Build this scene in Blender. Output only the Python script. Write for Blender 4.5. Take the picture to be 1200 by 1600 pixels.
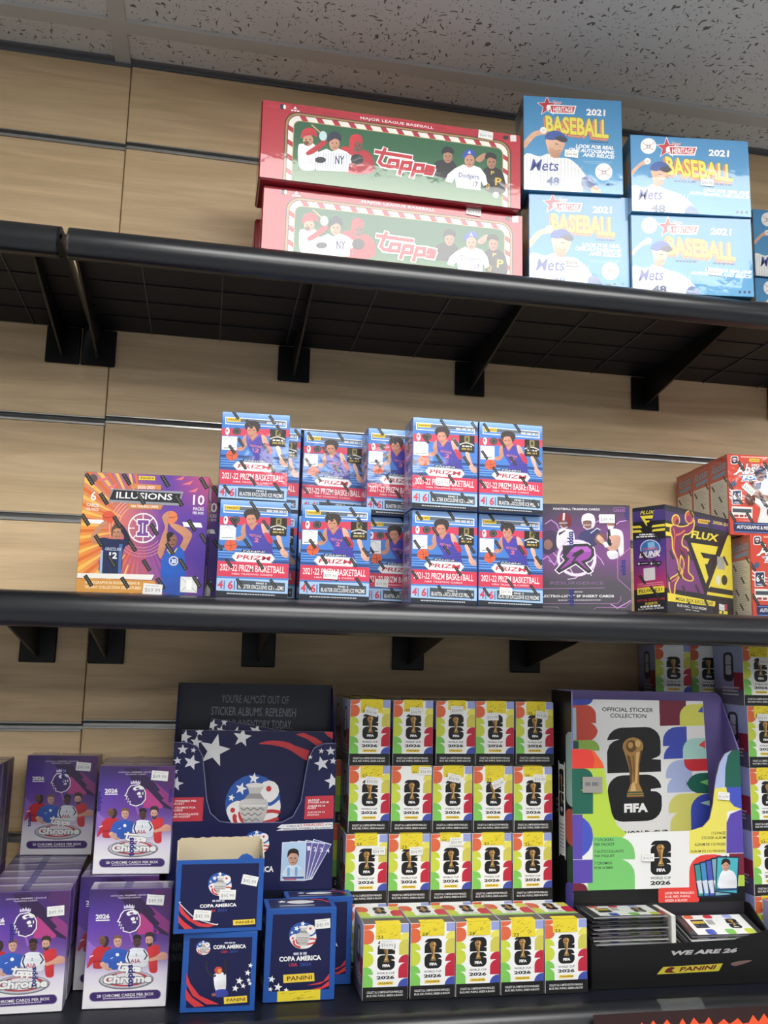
import bpy, bmesh, math, random
from mathutils import Vector, Matrix
from mathutils.geometry import tessellate_polygon

for _o in list(bpy.data.objects):
    bpy.data.objects.remove(_o, do_unlink=True)
scene = bpy.context.scene
COL = scene.collection
rnd = random.Random(7)
R = math.radians

# ------------------------------------------------------------------ camera
EYE = 1.5            # eye height above the floor
WALL = 1.4           # eye to slat wall
YAW, PITCH, ROLL, FOC = 0.18991507, 0.16164725, 0.02355016, 1405.6
cam_data = bpy.data.cameras.new('camera')
cam = bpy.data.objects.new('camera', cam_data)
COL.objects.link(cam)
scene.camera = cam
_cy, _sy, _cp, _sp = math.cos(YAW), math.sin(YAW), math.cos(PITCH), math.sin(PITCH)
_f = Vector((_sy * _cp, _cy * _cp, _sp))
_r = Vector((_cy, -_sy, 0))
_u = _r.cross(_f)
_r2 = math.cos(ROLL) * _r + math.sin(ROLL) * _u
_u2 = -math.sin(ROLL) * _r + math.cos(ROLL) * _u
cam.matrix_world = Matrix(((_r2.x, _u2.x, -_f.x, 0), (_r2.y, _u2.y, -_f.y, -WALL), (_r2.z, _u2.z, -_f.z, EYE), (0, 0, 0, 1)))
cam_data.sensor_fit = 'VERTICAL'
cam_data.sensor_height = 36.0
cam_data.lens = FOC / 1600 * 36.0
cam_data.clip_start = 0.02
cam_data.dof.use_dof = True
cam_data.dof.focus_distance = 1.17
cam_data.dof.aperture_fstop = 9.0

# ------------------------------------------------------------------ world, light, exposure
world = bpy.data.worlds.new('world')
scene.world = world
world.use_nodes = True
world.node_tree.nodes['Background'].inputs[0].default_value = (0.9, 0.95, 1, 1)
world.node_tree.nodes['Background'].inputs[1].default_value = 0.05
LAMP = 13.5                      # radiance of the ceiling troffers
LAMP_COL = (1.0, 0.99, 0.97, 1)
TROFFERS = [(0.426, -1.005), (-2.014, -1.005), (2.866, -1.005), (-2.014, -2.225), (0.426, -2.225), (2.866, -2.225), (0.426, -3.445), (-2.014, -3.445), (2.866, -3.445), (0.426, -4.665), (2.866, -4.665)]
vs = scene.view_settings
vs.view_transform = 'Standard'
vs.look = 'None'
vs.exposure = -0.30
vs.gamma = 1.0
vs.use_curve_mapping = False

# ------------------------------------------------------------------ colour + materials
def lin(c):
    out = []
    for v in c[:3]:
        v = v / 255.0
        out.append(v / 12.92 if v <= 0.04045 else ((v + 0.055) / 1.055) ** 2.4)
    return (*out, 1.0)

MATS = {}
def material(name, color=None, rough=0.5, metallic=0.0, spec=0.5, coat=0.0, coat_rough=0.05):
    m = bpy.data.materials.new(name)
    m.use_nodes = True
    b = m.node_tree.nodes['Principled BSDF']
    if color is not None:
        b.inputs['Base Color'].default_value = lin(color)
    b.inputs['Roughness'].default_value = rough
    b.inputs['Metallic'].default_value = metallic
    b.inputs['Specular IOR Level'].default_value = spec
    b.inputs['Coat Weight'].default_value = coat
    b.inputs['Coat Roughness'].default_value = coat_rough
    MATS[name] = m
    return m, m.node_tree.nodes, m.node_tree.links, b

def nd(nodes, kind, **kw):
    n = nodes.new(kind)
    for k, v in kw.items():
        setattr(n, k, v)
    return n

# printed card: ink colours sit in the mesh, one per printed shape
def printed(name, rough, coat, coat_rough, wrinkle, scale):
    m, N, L, b = material(name, None, rough, 0, 0.4, coat, coat_rough)
    at = nd(N, 'ShaderNodeAttribute', attribute_name='ink')
    L.new(at.outputs['Color'], b.inputs['Base Color'])
    if wrinkle:
        tc = nd(N, 'ShaderNodeTexCoord')
        oi = nd(N, 'ShaderNodeObjectInfo')
        ad = nd(N, 'ShaderNodeVectorMath', operation='ADD')
        L.new(tc.outputs['Object'], ad.inputs[0])
        L.new(oi.outputs['Location'], ad.inputs[1])
        no = nd(N, 'ShaderNodeTexNoise')
        no.inputs['Scale'].default_value = scale
        no.inputs['Detail'].default_value = 3
        L.new(ad.outputs[0], no.inputs['Vector'])
        bp = nd(N, 'ShaderNodeBump')
        bp.inputs['Strength'].default_value = wrinkle
        bp.inputs['Distance'].default_value = 0.002
        L.new(no.outputs['Fac'], bp.inputs['Height'])
        L.new(bp.outputs['Normal'], b.inputs['Coat Normal'])
    return m
printed('shrink_wrapped_card', 0.42, 0.85, 0.06, 0.30, 30)
printed('printed_card', 0.42, 0.15, 0.25, 0.0, 1)
printed('paper_label', 0.6, 0.0, 0.1, 0.0, 1)
material('black_plastic_shaded', (12, 15, 26), 0.5, 0, 0.3)  # shelf underside shade put into the colour, darker than the nose
material('nose_plastic', (25, 27, 31), 0.30, 0, 0.6)
material('rib_plastic_lit', (60, 62, 68), 0.4, 0, 0.5)  # lighter than the deck: light on the rib edges put into the colour
material('black_metal', (8, 9, 12), 0.42, 0, 0.45)
material('plastic_end_cap', (120, 112, 96), 0.35)
material('aluminium', (190, 190, 188), 0.28, 0.9)
material('slot_shadow', (120, 122, 124), 0.45, 0.6)
material('white_enamel', (202, 202, 200), 0.45)
material('trim_grey', (120, 122, 128), 0.4, 0.3)
material('wall_paint', (188, 190, 192), 0.8)
material('vinyl_floor', (154, 156, 160), 0.35)
material('kraft_board', (196, 180, 148), 0.8)
# clear film
m, N, L, b = material('clear_film', (235, 238, 240), 0.08, 0, 0.5)
b.inputs['Alpha'].default_value = 0.06
# lamp diffuser
m, N, L, b = material('lamp_diffuser', (240, 240, 240), 0.6)
b.inputs['Emission Color'].default_value = LAMP_COL
b.inputs['Emission Strength'].default_value = LAMP
# maple laminate
m, N, L, b = material('maple_laminate', None, 0.42, 0, 0.35)
tc = nd(N, 'ShaderNodeTexCoord'); oi = nd(N, 'ShaderNodeObjectInfo')
ad = nd(N, 'ShaderNodeVectorMath', operation='ADD')
L.new(tc.outputs['Object'], ad.inputs[0])
sc_ = nd(N, 'ShaderNodeVectorMath', operation='SCALE'); sc_.inputs['Scale'].default_value = 3.7
L.new(oi.outputs['Location'], sc_.inputs[0]); L.new(sc_.outputs[0], ad.inputs[1])
mp = nd(N, 'ShaderNodeMapping'); mp.inputs['Scale'].default_value = (2.2, 1, 26)
L.new(ad.outputs[0], mp.inputs['Vector'])
n1 = nd(N, 'ShaderNodeTexNoise'); n1.inputs['Scale'].default_value = 1.6; n1.inputs['Detail'].default_value = 8; n1.inputs['Distortion'].default_value = 1.2
L.new(mp.outputs[0], n1.inputs['Vector'])
mp2 = nd(N, 'ShaderNodeMapping'); mp2.inputs['Scale'].default_value = (9, 1, 240)
L.new(ad.outputs[0], mp2.inputs['Vector'])
n2 = nd(N, 'ShaderNodeTexNoise'); n2.inputs['Scale'].default_value = 1.5; n2.inputs['Detail'].default_value = 4
L.new(mp2.outputs[0], n2.inputs['Vector'])
mx = nd(N, 'ShaderNodeMath', operation='MULTIPLY_ADD'); mx.inputs[1].default_value = 0.35
L.new(n2.outputs['Fac'], mx.inputs[0]); L.new(n1.outputs['Fac'], mx.inputs[2])
cr = nd(N, 'ShaderNodeValToRGB')
cr.color_ramp.elements[0].position = 0.38; cr.color_ramp.elements[0].color = lin((206, 176, 134))
cr.color_ramp.elements[1].position = 0.92; cr.color_ramp.elements[1].color = lin((238, 210, 168))
L.new(mx.outputs[0], cr.inputs[0]); L.new(cr.outputs[0], b.inputs['Base Color'])
# fissured mineral ceiling tile
m, N, L, b = material('ceiling_tile', None, 0.9, 0, 0.2)
tc = nd(N, 'ShaderNodeTexCoord'); oi = nd(N, 'ShaderNodeObjectInfo')
ad = nd(N, 'ShaderNodeVectorMath', operation='ADD')
L.new(tc.outputs['Object'], ad.inputs[0]); L.new(oi.outputs['Location'], ad.inputs[1])
wn = nd(N, 'ShaderNodeTexNoise'); wn.inputs['Scale'].default_value = 32; wn.inputs['Detail'].default_value = 2
L.new(ad.outputs[0], wn.inputs['Vector'])
wsub = nd(N, 'ShaderNodeVectorMath', operation='MULTIPLY_ADD')
wsub.inputs[1].default_value = (0.032, 0.032, 0); L.new(wn.outputs['Color'], wsub.inputs[0]); L.new(ad.outputs[0], wsub.inputs[2])
outs = []
for scl, rot, thr, rng in (((34, 120, 1), 0.6, 0.13, 0.03), ((110, 38, 1), 0.35, 0.13, 0.03), ((190, 190, 1), 0, 0.13, 0.05)):
    mp = nd(N, 'ShaderNodeMapping'); mp.inputs['Scale'].default_value = scl; mp.inputs['Rotation'].default_value = (0, 0, rot)
    L.new(wsub.outputs[0], mp.inputs['Vector'])
    vo = nd(N, 'ShaderNodeTexVoronoi'); vo.inputs['Scale'].default_value = 1.0
    vo.voronoi_dimensions = '2D'
    L.new(mp.outputs[0], vo.inputs['Vector'])
    # only some cells carry a fissure
    sepc = nd(N, 'ShaderNodeSeparateColor'); L.new(vo.outputs['Color'], sepc.inputs[0])
    gt = nd(N, 'ShaderNodeMath', operation='GREATER_THAN'); gt.inputs[1].default_value = 0.74
    L.new(sepc.outputs[0], gt.inputs[0])
    mr = nd(N, 'ShaderNodeMapRange'); mr.inputs[1].default_value = thr; mr.inputs[2].default_value = thr + rng
    mr.inputs[3].default_value = 1; mr.inputs[4].default_value = 0
    L.new(vo.outputs['Distance'], mr.inputs[0])
    mu = nd(N, 'ShaderNodeMath', operation='MULTIPLY'); L.new(mr.outputs[0], mu.inputs[0]); L.new(gt.outputs[0], mu.inputs[1])
    outs.append(mu)
a1 = nd(N, 'ShaderNodeMath', operation='MAXIMUM'); L.new(outs[0].outputs[0], a1.inputs[0]); L.new(outs[1].outputs[0], a1.inputs[1])
a2 = nd(N, 'ShaderNodeMath', operation='MAXIMUM'); L.new(a1.outputs[0], a2.inputs[0]); L.new(outs[2].outputs[0], a2.inputs[1])
mxc = nd(N, 'ShaderNodeMix', data_type='RGBA')
mxc.inputs['A'].default_value = lin((226, 226, 225)); mxc.inputs['B'].default_value = lin((122, 119, 113))
L.new(a2.outputs[0], mxc.inputs['Factor']); L.new(mxc.outputs['Result'], b.inputs['Base Color'])
bp = nd(N, 'ShaderNodeBump'); bp.inputs['Strength'].default_value = 0.6; bp.inputs['Distance'].default_value = 0.002; bp.invert = True
L.new(a2.outputs[0], bp.inputs['Height']); L.new(bp.outputs['Normal'], b.inputs['Normal'])

# ------------------------------------------------------------------ printing
TEXT = {}
def text_mesh(s, bold):
    key = (s, bold)
    if key in TEXT:
        return TEXT[key]
    cu = bpy.data.curves.new('t', 'FONT')
    cu.body = s
    cu.size = 1.0
    cu.resolution_u = 2
    cu.offset = bold * (0.5 if bold < 0.045 else 0.75)
    cu.fill_mode = 'FRONT'
    ob = bpy.data.objects.new('t', cu)
    me = ob.to_mesh()
    vv = [(v.co.x, v.co.y) for v in me.vertices]
    ff = [tuple(p.vertices) for p in me.polygons]
    ob.to_mesh_clear()
    bpy.data.objects.remove(ob); bpy.data.curves.remove(cu)
    if not vv:
        TEXT[key] = ([], []); return TEXT[key]
    x0 = min(v[0] for v in vv); x1 = max(v[0] for v in vv); y0 = min(v[1] for v in vv); y1 = max(v[1] for v in vv)
    TEXT[key] = ([((x - x0) / (x1 - x0), (y - y0) / (y1 - y0)) for x, y in vv], ff)
    return TEXT[key]

def solve8(A, B):
    n = 8
    M = [A[i][:] + [B[i]] for i in range(n)]
    for i in range(n):
        p = max(range(i, n), key=lambda k: abs(M[k][i]))
        M[i], M[p] = M[p], M[i]
        for k in range(n):
            if k != i:
                t = M[k][i] / M[i][i]
                for j in range(i, n + 1):
                    M[k][j] -= t * M[i][j]
    return [M[i][n] / M[i][i] for i in range(n)]

def spline(pts, n=4):
    out = []
    m = len(pts)
    for i in range(m):
        p0, p1, p2, p3 = (pts[(i + k - 1) % m] for k in range(4))
        for j in range(n):
            t = j / n
            out.append(tuple(0.5 * (2 * p1[k] + (p2[k] - p0[k]) * t + (2 * p0[k] - 5 * p1[k] + 4 * p2[k] - p3[k]) * t * t
                                    + (3 * p1[k] - p0[k] - 3 * p2[k] + p3[k]) * t ** 3) for k in (0, 1)))
    return out

class Art:
    """A flat printed design on a unit square (u right, v up), drawn in the coordinates of a sheet (y down)."""
    def __init__(self, quad=None, w=1.0, h=1.0):
        self.shapes = []        # (verts2d, faces, colours per vert)
        if quad is None:
            quad = [(0, 0), (w, 0), (w, h), (0, h)]
        self.sheet(quad)
    def sheet(self, quad):
        A, B = [], []
        for (x, y), (u, v) in zip(quad, ((0, 1), (1, 1), (1, 0), (0, 0))):
            A.append([x, y, 1, 0, 0, 0, -u * x, -u * y]); B.append(u)
            A.append([0, 0, 0, x, y, 1, -v * x, -v * y]); B.append(v)
        self.h = solve8(A, B)
    def m(self, p):
        h = self.h
        w = h[6] * p[0] + h[7] * p[1] + 1
        return ((h[0] * p[0] + h[1] * p[1] + h[2]) / w, (h[3] * p[0] + h[4] * p[1] + h[5]) / w)
    def add(self, verts, faces, col):
        cols = col if isinstance(col, list) else [lin(col)] * len(verts)
        vv = [self.m(p) for p in verts]
        if all(-1e-9 <= c <= 1 + 1e-9 for p in vv for c in p):
            self.shapes.append((vv, faces, cols)); return
        # clip to the face
        V, F, C = [], [], []
        for f in faces:
            poly = [(vv[i][0], vv[i][1], cols[i]) for i in f]
            for ax, lim, sg in ((0, 0, 1), (0, 1, -1), (1, 0, 1), (1, 1, -1)):
                out = []
                for i in range(len(poly)):
                    a, b2 = poly[i - 1], poly[i]
                    da, db = sg * (a[ax] - lim), sg * (b2[ax] - lim)
                    if (da < 0) != (db < 0):
                        t = da / (da - db)
                        out.append((a[0] + (b2[0] - a[0]) * t, a[1] + (b2[1] - a[1]) * t, tuple(x + (y - x) * t for x, y in zip(a[2], b2[2]))))
                    if db >= 0:
                        out.append(b2)
                poly = out
                if not poly:
                    break
            if len(poly) >= 3:
                k = len(V)
                V += [(p[0], p[1]) for p in poly]; C += [p[2] for p in poly]; F.append(tuple(range(k, k + len(poly))))
        if F:
            self.shapes.append((V, F, C))
    def fill(self, col):
        self.shapes.append(([(0, 0), (1, 0), (1, 1), (0, 1)], [(0, 1, 2, 3)], [lin(col)] * 4))
    def poly(self, pts, col):
        tris = tessellate_polygon([[Vector((p[0], p[1], 0)) for p in pts]])
        self.add(list(pts), [tuple(t) for t in tris], col)
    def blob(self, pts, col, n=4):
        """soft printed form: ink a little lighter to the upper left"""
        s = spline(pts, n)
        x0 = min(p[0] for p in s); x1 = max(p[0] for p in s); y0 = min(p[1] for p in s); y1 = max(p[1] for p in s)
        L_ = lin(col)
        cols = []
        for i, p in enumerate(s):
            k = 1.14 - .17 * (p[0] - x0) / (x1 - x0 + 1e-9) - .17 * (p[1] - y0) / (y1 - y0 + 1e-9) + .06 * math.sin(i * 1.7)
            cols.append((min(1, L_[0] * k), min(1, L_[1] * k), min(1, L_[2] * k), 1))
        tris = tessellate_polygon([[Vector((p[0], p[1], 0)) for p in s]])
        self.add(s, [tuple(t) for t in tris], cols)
    def face(self, cx, cy, rx, ry, col, n=14, rot=0):
        """a printed head: shaded oval, brows, eyes, nose, mouth"""
        self.blob([(cx + rx * math.cos(2 * math.pi * i / n), cy + ry * math.sin(2 * math.pi * i / n)) for i in range(n)], col, 2)
        d = tuple(v * .55 for v in col); m_ = tuple(v * .8 for v in col)
        for s in (-1, 1):
            self.line([(cx + s * rx * .6, cy - ry * .16), (cx + s * rx * .2, cy - ry * .14)], ry * .09, tuple(v * .35 for v in col))
            self.ell(cx + s * rx * .4, cy - ry * .02, rx * .14, ry * .06, tuple(v * .3 for v in col), 8)
        self.poly([(cx - rx * .02, cy), (cx + rx * .2, cy + ry * .3), (cx - rx * .16, cy + ry * .3)], m_)
        self.line([(cx - rx * .32, cy + ry * .54), (cx + rx * .32, cy + ry * .54)], ry * .09, (d[0], d[1] * .8, d[2] * .8))
        self.poly([(cx + rx * .95, cy - ry * .2), (cx + rx * .8, cy + ry * .5), (cx + rx * .4, cy + ry * .9), (cx + rx * .62, cy + ry * .3)], m_)
    def rect(self, x0, y0, x1, y1, col):
        self.add([(x0, y0), (x1, y0), (x1, y1), (x0, y1)], [(0, 1, 2, 3)], col)
    def rrect(self, x0, y0, x1, y1, r, col, corners=(1, 1, 1, 1), n=5):
        pts = []
        for k, (cx, cy, a0) in enumerate(((x0 + r, y0 + r, 180), (x1 - r, y0 + r, 270), (x1 - r, y1 - r, 0), (x0 + r, y1 - r, 90))):
            if corners[k]:
                for j in range(n + 1):
                    a = R(a0 + 90 * j / n)
                    pts.append((cx + r * math.cos(a), cy + r * math.sin(a)))
            else:
                pts.append(((x0, y0), (x1, y0), (x1, y1), (x0, y1))[k])
        self.poly(pts, col)
    def ell(self, cx, cy, rx, ry=None, col=(0, 0, 0), n=18, rot=0):
        ry = rx if ry is None else ry
        c, s = math.cos(R(rot)), math.sin(R(rot))
        pts = []
        for i in range(n):
            a = 2 * math.pi * i / n
            x, y = rx * math.cos(a), ry * math.sin(a)
            pts.append((cx + c * x - s * y, cy + s * x + c * y))
        self.add(pts, [tuple(range(n))], col)
    def line(self, pts, w, col, closed=False):
        """mitred stroke: one strip, no overlaps"""
        q = [p for i, p in enumerate(pts) if i == 0 or math.hypot(p[0] - pts[i - 1][0], p[1] - pts[i - 1][1]) > 1e-6]
        if len(q) > 2 and math.hypot(q[0][0] - q[-1][0], q[0][1] - q[-1][1]) < 1e-6:
            q = q[:-1]; closed = True
        n = len(q)
        def nrm(a, b):
            l = math.hypot(b[0] - a[0], b[1] - a[1]) or 1
            return (-(b[1] - a[1]) / l, (b[0] - a[0]) / l)
        V, F = [], []
        for i in range(n):
            n0 = nrm(q[i - 1], q[i]) if (i or closed) else None
            n1 = nrm(q[i], q[(i + 1) % n]) if (i < n - 1 or closed) else None
            n0 = n0 or n1; n1 = n1 or n0
            mx, my = n0[0] + n1[0], n0[1] + n1[1]
            k = mx * mx + my * my
            s = 4 / k if k > 1.2 else 2.4
            ex = ey = 0
            if not closed and i in (0, n - 1):
                sg = -1 if i == 0 else 1
                ex, ey = n0[1] * w * .25 * sg, -n0[0] * w * .25 * sg
            V += [(q[i][0] + mx * s * w / 4 + ex, q[i][1] + my * s * w / 4 + ey), (q[i][0] - mx * s * w / 4 + ex, q[i][1] - my * s * w / 4 + ey)]
        for i in range(n if closed else n - 1):
            j = (i + 1) % n
            F.append((2 * i, 2 * j, 2 * j + 1, 2 * i + 1))
        self.add(V, F, col)
    def curve(self, pts, w, col, closed=True, n=4):
        s = spline(pts, n)
        if not closed:
            s = s[:(len(pts) - 1) * n + 1]
        self.line(s, w, col, closed)
    def ring(self, cx, cy, r, w, col, n=24, ry=None, a0=0, a1=360):
        ry = r if ry is None else ry
        V, F = [], []
        for i in range(n + 1):
            a = R(a0 + (a1 - a0) * i / n)
            for q in (-0.5, 0.5):
                V.append((cx + (r + q * w) * math.cos(a), cy + (ry + q * w) * math.sin(a)))
            if i:
                F.append((2 * i - 2, 2 * i - 1, 2 * i + 1, 2 * i))
        self.add(V, F, col)
    def star(self, cx, cy, r, col, rot=0, inner=0.42):
        pts = []
        for i in range(10):
            a = R(-90 + rot + 36 * i)
            q = r if i % 2 == 0 else r * inner
            pts.append((cx + q * math.cos(a), cy + q * math.sin(a)))
        self.poly(pts, col)
    def text(self, s, bl, br, h, col, bold=0.015, tl=None, tr=None):
        """ink box: bottom left, bottom right, height (or explicit top corners)"""
        vv, ff = text_mesh(s, bold)
        if not vv:
            return
        dx, dy = br[0] - bl[0], br[1] - bl[1]
        if tl is None:
            l = math.hypot(dx, dy)
            ux, uy = dy / l * h, -dx / l * h
            tl = (bl[0] + ux, bl[1] + uy)
        if tr is None:
            tr = (tl[0] + dx, tl[1] + dy)
        pts = []
        for u, v in vv:
            b0 = (bl[0] + dx * u, bl[1] + dy * u)
            t0 = (tl[0] + (tr[0] - tl[0]) * u, tl[1] + (tr[1] - tl[1]) * u)
            pts.append((b0[0] + (t0[0] - b0[0]) * v, b0[1] + (t0[1] - b0[1]) * v))
        self.add(pts, ff, col)
    def dashes(self, bl, br, h, col, *_):
        """a line of print too small to read"""
        dx, dy = br[0] - bl[0], br[1] - bl[1]
        l = math.hypot(dx, dy)
        ux, uy = dx / l, dy / l
        nx, ny = uy * h, -ux * h
        g = random.Random(int(l * 7 + h))
        t, V, F = 0.0, [], []
        while t < l:
            w = min(h * g.uniform(.9, 2.6), l - t)
            k = len(V)
            a = (bl[0] + ux * t, bl[1] + uy * t); b2 = (a[0] + ux * w, a[1] + uy * w)
            V += [a, b2, (b2[0] + nx, b2[1] + ny), (a[0] + nx, a[1] + ny)]
            F.append((k, k + 1, k + 2, k + 3))
            t += w + h * .45
        self.add(V, F, col)
    def outlined(self, s, bl, br, h, col, edge, bold=0.02, wide=0.05, tl=None, tr=None, grow=0.06):
        g = grow * h if tl is None else grow * math.hypot(tl[0] - bl[0], tl[1] - bl[1])
        def off(p, sx, sy):
            return None if p is None else (p[0] + sx * g, p[1] + sy * g)
        self.text(s, off(bl, -1, 1), off(br, 1, 1), h + 2 * g, edge, wide, off(tl, -1, -1), off(tr, 1, -1))
        self.text(s, bl, br, h, col, bold, tl, tr)
    def strokes(self, lines, tl, tr, bl, w, col):
        """letter strokes in a skewed frame"""
        for ln in lines:
            self.line([(tl[0] + (tr[0] - tl[0]) * x + (bl[0] - tl[0]) * y, tl[1] + (tr[1] - tl[1]) * x + (bl[1] - tl[1]) * y) for x, y in ln], w, col)
    def grid(self, quad, rows, sub=3):
        """smooth ink gradient over a quad: rows of colours, top to bottom"""
        nr, nc = len(rows), len(rows[0])
        RR, CC = (nr - 1) * sub, (nc - 1) * sub
        V, C, F = [], [], []
        L_ = [[lin(c) for c in row] for row in rows]
        for i in range(RR + 1):
            for j in range(CC + 1):
                v, u = i / RR, j / CC
                a = [quad[0][k] + (quad[1][k] - quad[0][k]) * u for k in (0, 1)]
                b2 = [quad[3][k] + (quad[2][k] - quad[3][k]) * u for k in (0, 1)]
                V.append((a[0] + (b2[0] - a[0]) * v, a[1] + (b2[1] - a[1]) * v))
                y, x = v * (nr - 1), u * (nc - 1)
                i0, j0 = min(int(y), nr - 2), min(int(x), nc - 2)
                fy, fx = y - i0, x - j0
                C.append(tuple(L_[i0][j0][k] * (1 - fy) * (1 - fx) + L_[i0][j0 + 1][k] * (1 - fy) * fx + L_[i0 + 1][j0][k] * fy * (1 - fx) + L_[i0 + 1][j0 + 1][k] * fy * fx for k in range(4)))
                if i < RR and j < CC:
                    k = i * (CC + 1) + j
                    F.append((k, k + 1, k + CC + 2, k + CC + 1))
        self.add(V, F, C)

class MB:
    """collects geometry of ONE mesh with an ink colour per corner"""
    def __init__(self):
        self.v, self.f, self.c = [], [], []
    def face(self, pts, col):
        k = len(self.v)
        self.v += [tuple(p) for p in pts]
        self.f.append(tuple(range(k, k + len(pts))))
        self.c.append([lin(col)] * len(pts))
    def raw(self, verts, faces, col):
        k = len(self.v)
        self.v += [tuple(p) for p in verts]
        for f in faces:
            self.f.append(tuple(i + k for i in f)); self.c.append([lin(col)] * len(f))
    def box(self, x0, x1, y0, y1, z0, z1, col=(128, 128, 128), bevel=0.0, seg=1):
        bm = bmesh.new()
        bmesh.ops.create_cube(bm, size=1)
        for q in bm.verts:
            q.co = Vector(((x0 + x1) / 2 + q.co.x * (x1 - x0), (y0 + y1) / 2 + q.co.y * (y1 - y0), (z0 + z1) / 2 + q.co.z * (z1 - z0)))
        if bevel:
            bmesh.ops.bevel(bm, geom=bm.edges[:], offset=bevel, segments=seg, affect='EDGES', profile=0.5)
        bm.verts.index_update()
        self.raw([q.co for q in bm.verts], [[q.index for q in f.verts] for f in bm.faces], col)
        bm.free()
        return self
    def prism(self, pts, axis_map, d0, d1, col):
        """extrude a closed outline; axis_map(a, b, d) -> xyz"""
        n = len(pts)
        A = [axis_map(p[0], p[1], d0) for p in pts]; B = [axis_map(p[0], p[1], d1) for p in pts]
        tris = tessellate_polygon([[Vector((p[0], p[1], 0)) for p in pts]])
        F = [tuple(t) for t in tris] + [tuple(i + n for i in reversed(t)) for t in tris] + [(i, (i + 1) % n, n + (i + 1) % n, n + i) for i in range(n)]
        self.raw(A + B, F, col)
        return self
    def art(self, art, origin, eu, ev, en, lift=8e-5, step=2.2e-5):
        """lay a printed design on a face; overlapping inks are stacked, others share a level"""
        o, eu, ev, en = Vector(origin), Vector(eu), Vector(ev), Vector(en)
        bbs = []
        top = 0
        for vv, ff, cc in art.shapes:
            x0 = min(p[0] for p in vv); x1 = max(p[0] for p in vv); y0 = min(p[1] for p in vv); y1 = max(p[1] for p in vv)
            lv = 0
            for b in bbs:
                if b[4] >= lv and x0 < b[1] and b[0] < x1 and y0 < b[3] and b[2] < y1:
                    lv = b[4] + 1
            bbs.append((x0, x1, y0, y1, lv))
            top = max(top, lv)
            d = en * (lift + step * lv)
            k = len(self.v)
            self.v += [tuple(o + eu * u + ev * v + d) for u, v in vv]
            for f in ff:
                self.f.append(tuple(j + k for j in f)); self.c.append([cc[j] for j in f])
        self.thick = lift + step * top
        return self
    def mesh(self, name, smooth=False):
        me = bpy.data.meshes.new(name)
        me.from_pydata(self.v, [], self.f)
        ca = me.color_attributes.new('ink', 'FLOAT_COLOR', 'CORNER')
        flat = [x for f in self.c for c in f for x in c]
        ca.data.foreach_set('color', flat)
        if smooth:
            for p in me.polygons:
                p.use_smooth = True
        me.update()
        return me
    def build(self, name, mat, parent=None, smooth=False):
        me = self.mesh(name, smooth)
        me.materials.append(MATS[mat])
        return link(name, me, parent)

def link(name, data, parent=None):
    o = bpy.data.objects.new(name, data)
    COL.objects.link(o)
    if parent is not None:
        o.parent = parent
    return o
def tag(o, label=None, cat=None, group=None, kind=None):
    if label: o['label'] = label
    if cat: o['category'] = cat
    if group: o['group'] = group
    if kind: o['kind'] = kind
    return o
def W3(X, d, z):
    """scene point from metres right of the eye, metres in front of it, metres above it"""
    return (X, d - WALL, z + EYE)
def empty(name, X, d, z, yaw=0.0, label=None, cat=None, group=None):
    o = link(name, None)
    o.empty_display_size = 0.03
    o.location = W3(X, d, z)
    o.rotation_euler = (0, 0, R(yaw))
    return tag(o, label, cat, group)

# ------------------------------------------------------------------ the setting
CEIL = EYE + 0.955
RX0, RX1, RY0 = -3.844, 4.696, -5.58
Z1, Z2, Z3 = 0.522, 0.0695, -0.41          # shelf deck tops relative to the eye
SEAM = -0.1705

fl = MB().box(RX0 - .1, RX1 + .1, RY0 - .1, .12, -.06, 0).build('floor', 'vinyl_floor'); tag(fl, kind='structure')
for nm, a in (('wall_left', (RX0 - .1, RX0, RY0 - .1, .12)), ('wall_right', (RX1, RX1 + .1, RY0 - .1, .12)), ('wall_front', (RX0, RX1, RY0 - .1, RY0))):
    tag(MB().box(*a, 0, CEIL + .06).build(nm, 'wall_paint'), kind='structure')

wb = MB().box(RX0, RX1, .016, .12, 0, CEIL + .06).build('wall_back', 'wall_paint'); tag(wb, 'slat wall faced with maple laminate boards', kind='structure')
SLOT = 0.1524
slots = [0.811 - k * SLOT - (0.012 if k == 1 else 0) for k in range(0, 15)]
edges = [0.955] + slots
def board_mesh(w, h):
    return MB().box(-w / 2, w / 2, 0, .016, -h / 2, h / 2, (200, 170, 130), .0012).mesh('board')
cols = [(-1.55, SEAM - .0007, -.0045), (SEAM + .0007, 2.27, 0.0)]
def insert_mesh(w):
    mb = MB()
    g = .0062
    prof = [(-.0012, g), (-.0012, g - .0016), (.009, g - .0016), (.0115, 0), (.0115, -g + .0022), (-.0016, -g + .0022), (-.0016, -g), (.014, -g), (.014, g)]
    mb.prism(prof, lambda a, b, d: (d, a, b), -w / 2, w / 2, (180, 180, 178))
    return mb.mesh('slot_insert')
for x0, x1, dz in cols:
    bm_ = {}
    im_ = insert_mesh(x1 - x0)
    im_.materials.append(MATS['aluminium'])
    for k in range(len(edges) - 1):
        top = edges[k] - (0.0062 if k else 0.004) + (dz if k else 0)
        bot = edges[k + 1] + .0062 + dz
        hh = round(top - bot, 4)
        if hh not in bm_:
            bm_[hh] = board_mesh(x1 - x0, hh); bm_[hh].materials.append(MATS['maple_laminate'])
        o = link('board', bm_[hh], wb)
        o.location = ((x0 + x1) / 2, 0, EYE + (top + bot) / 2)
        o2 = link('slot_insert', im_, wb)
        o2.location = ((x0 + x1) / 2, 0, EYE + edges[k + 1] + dz)

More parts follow.
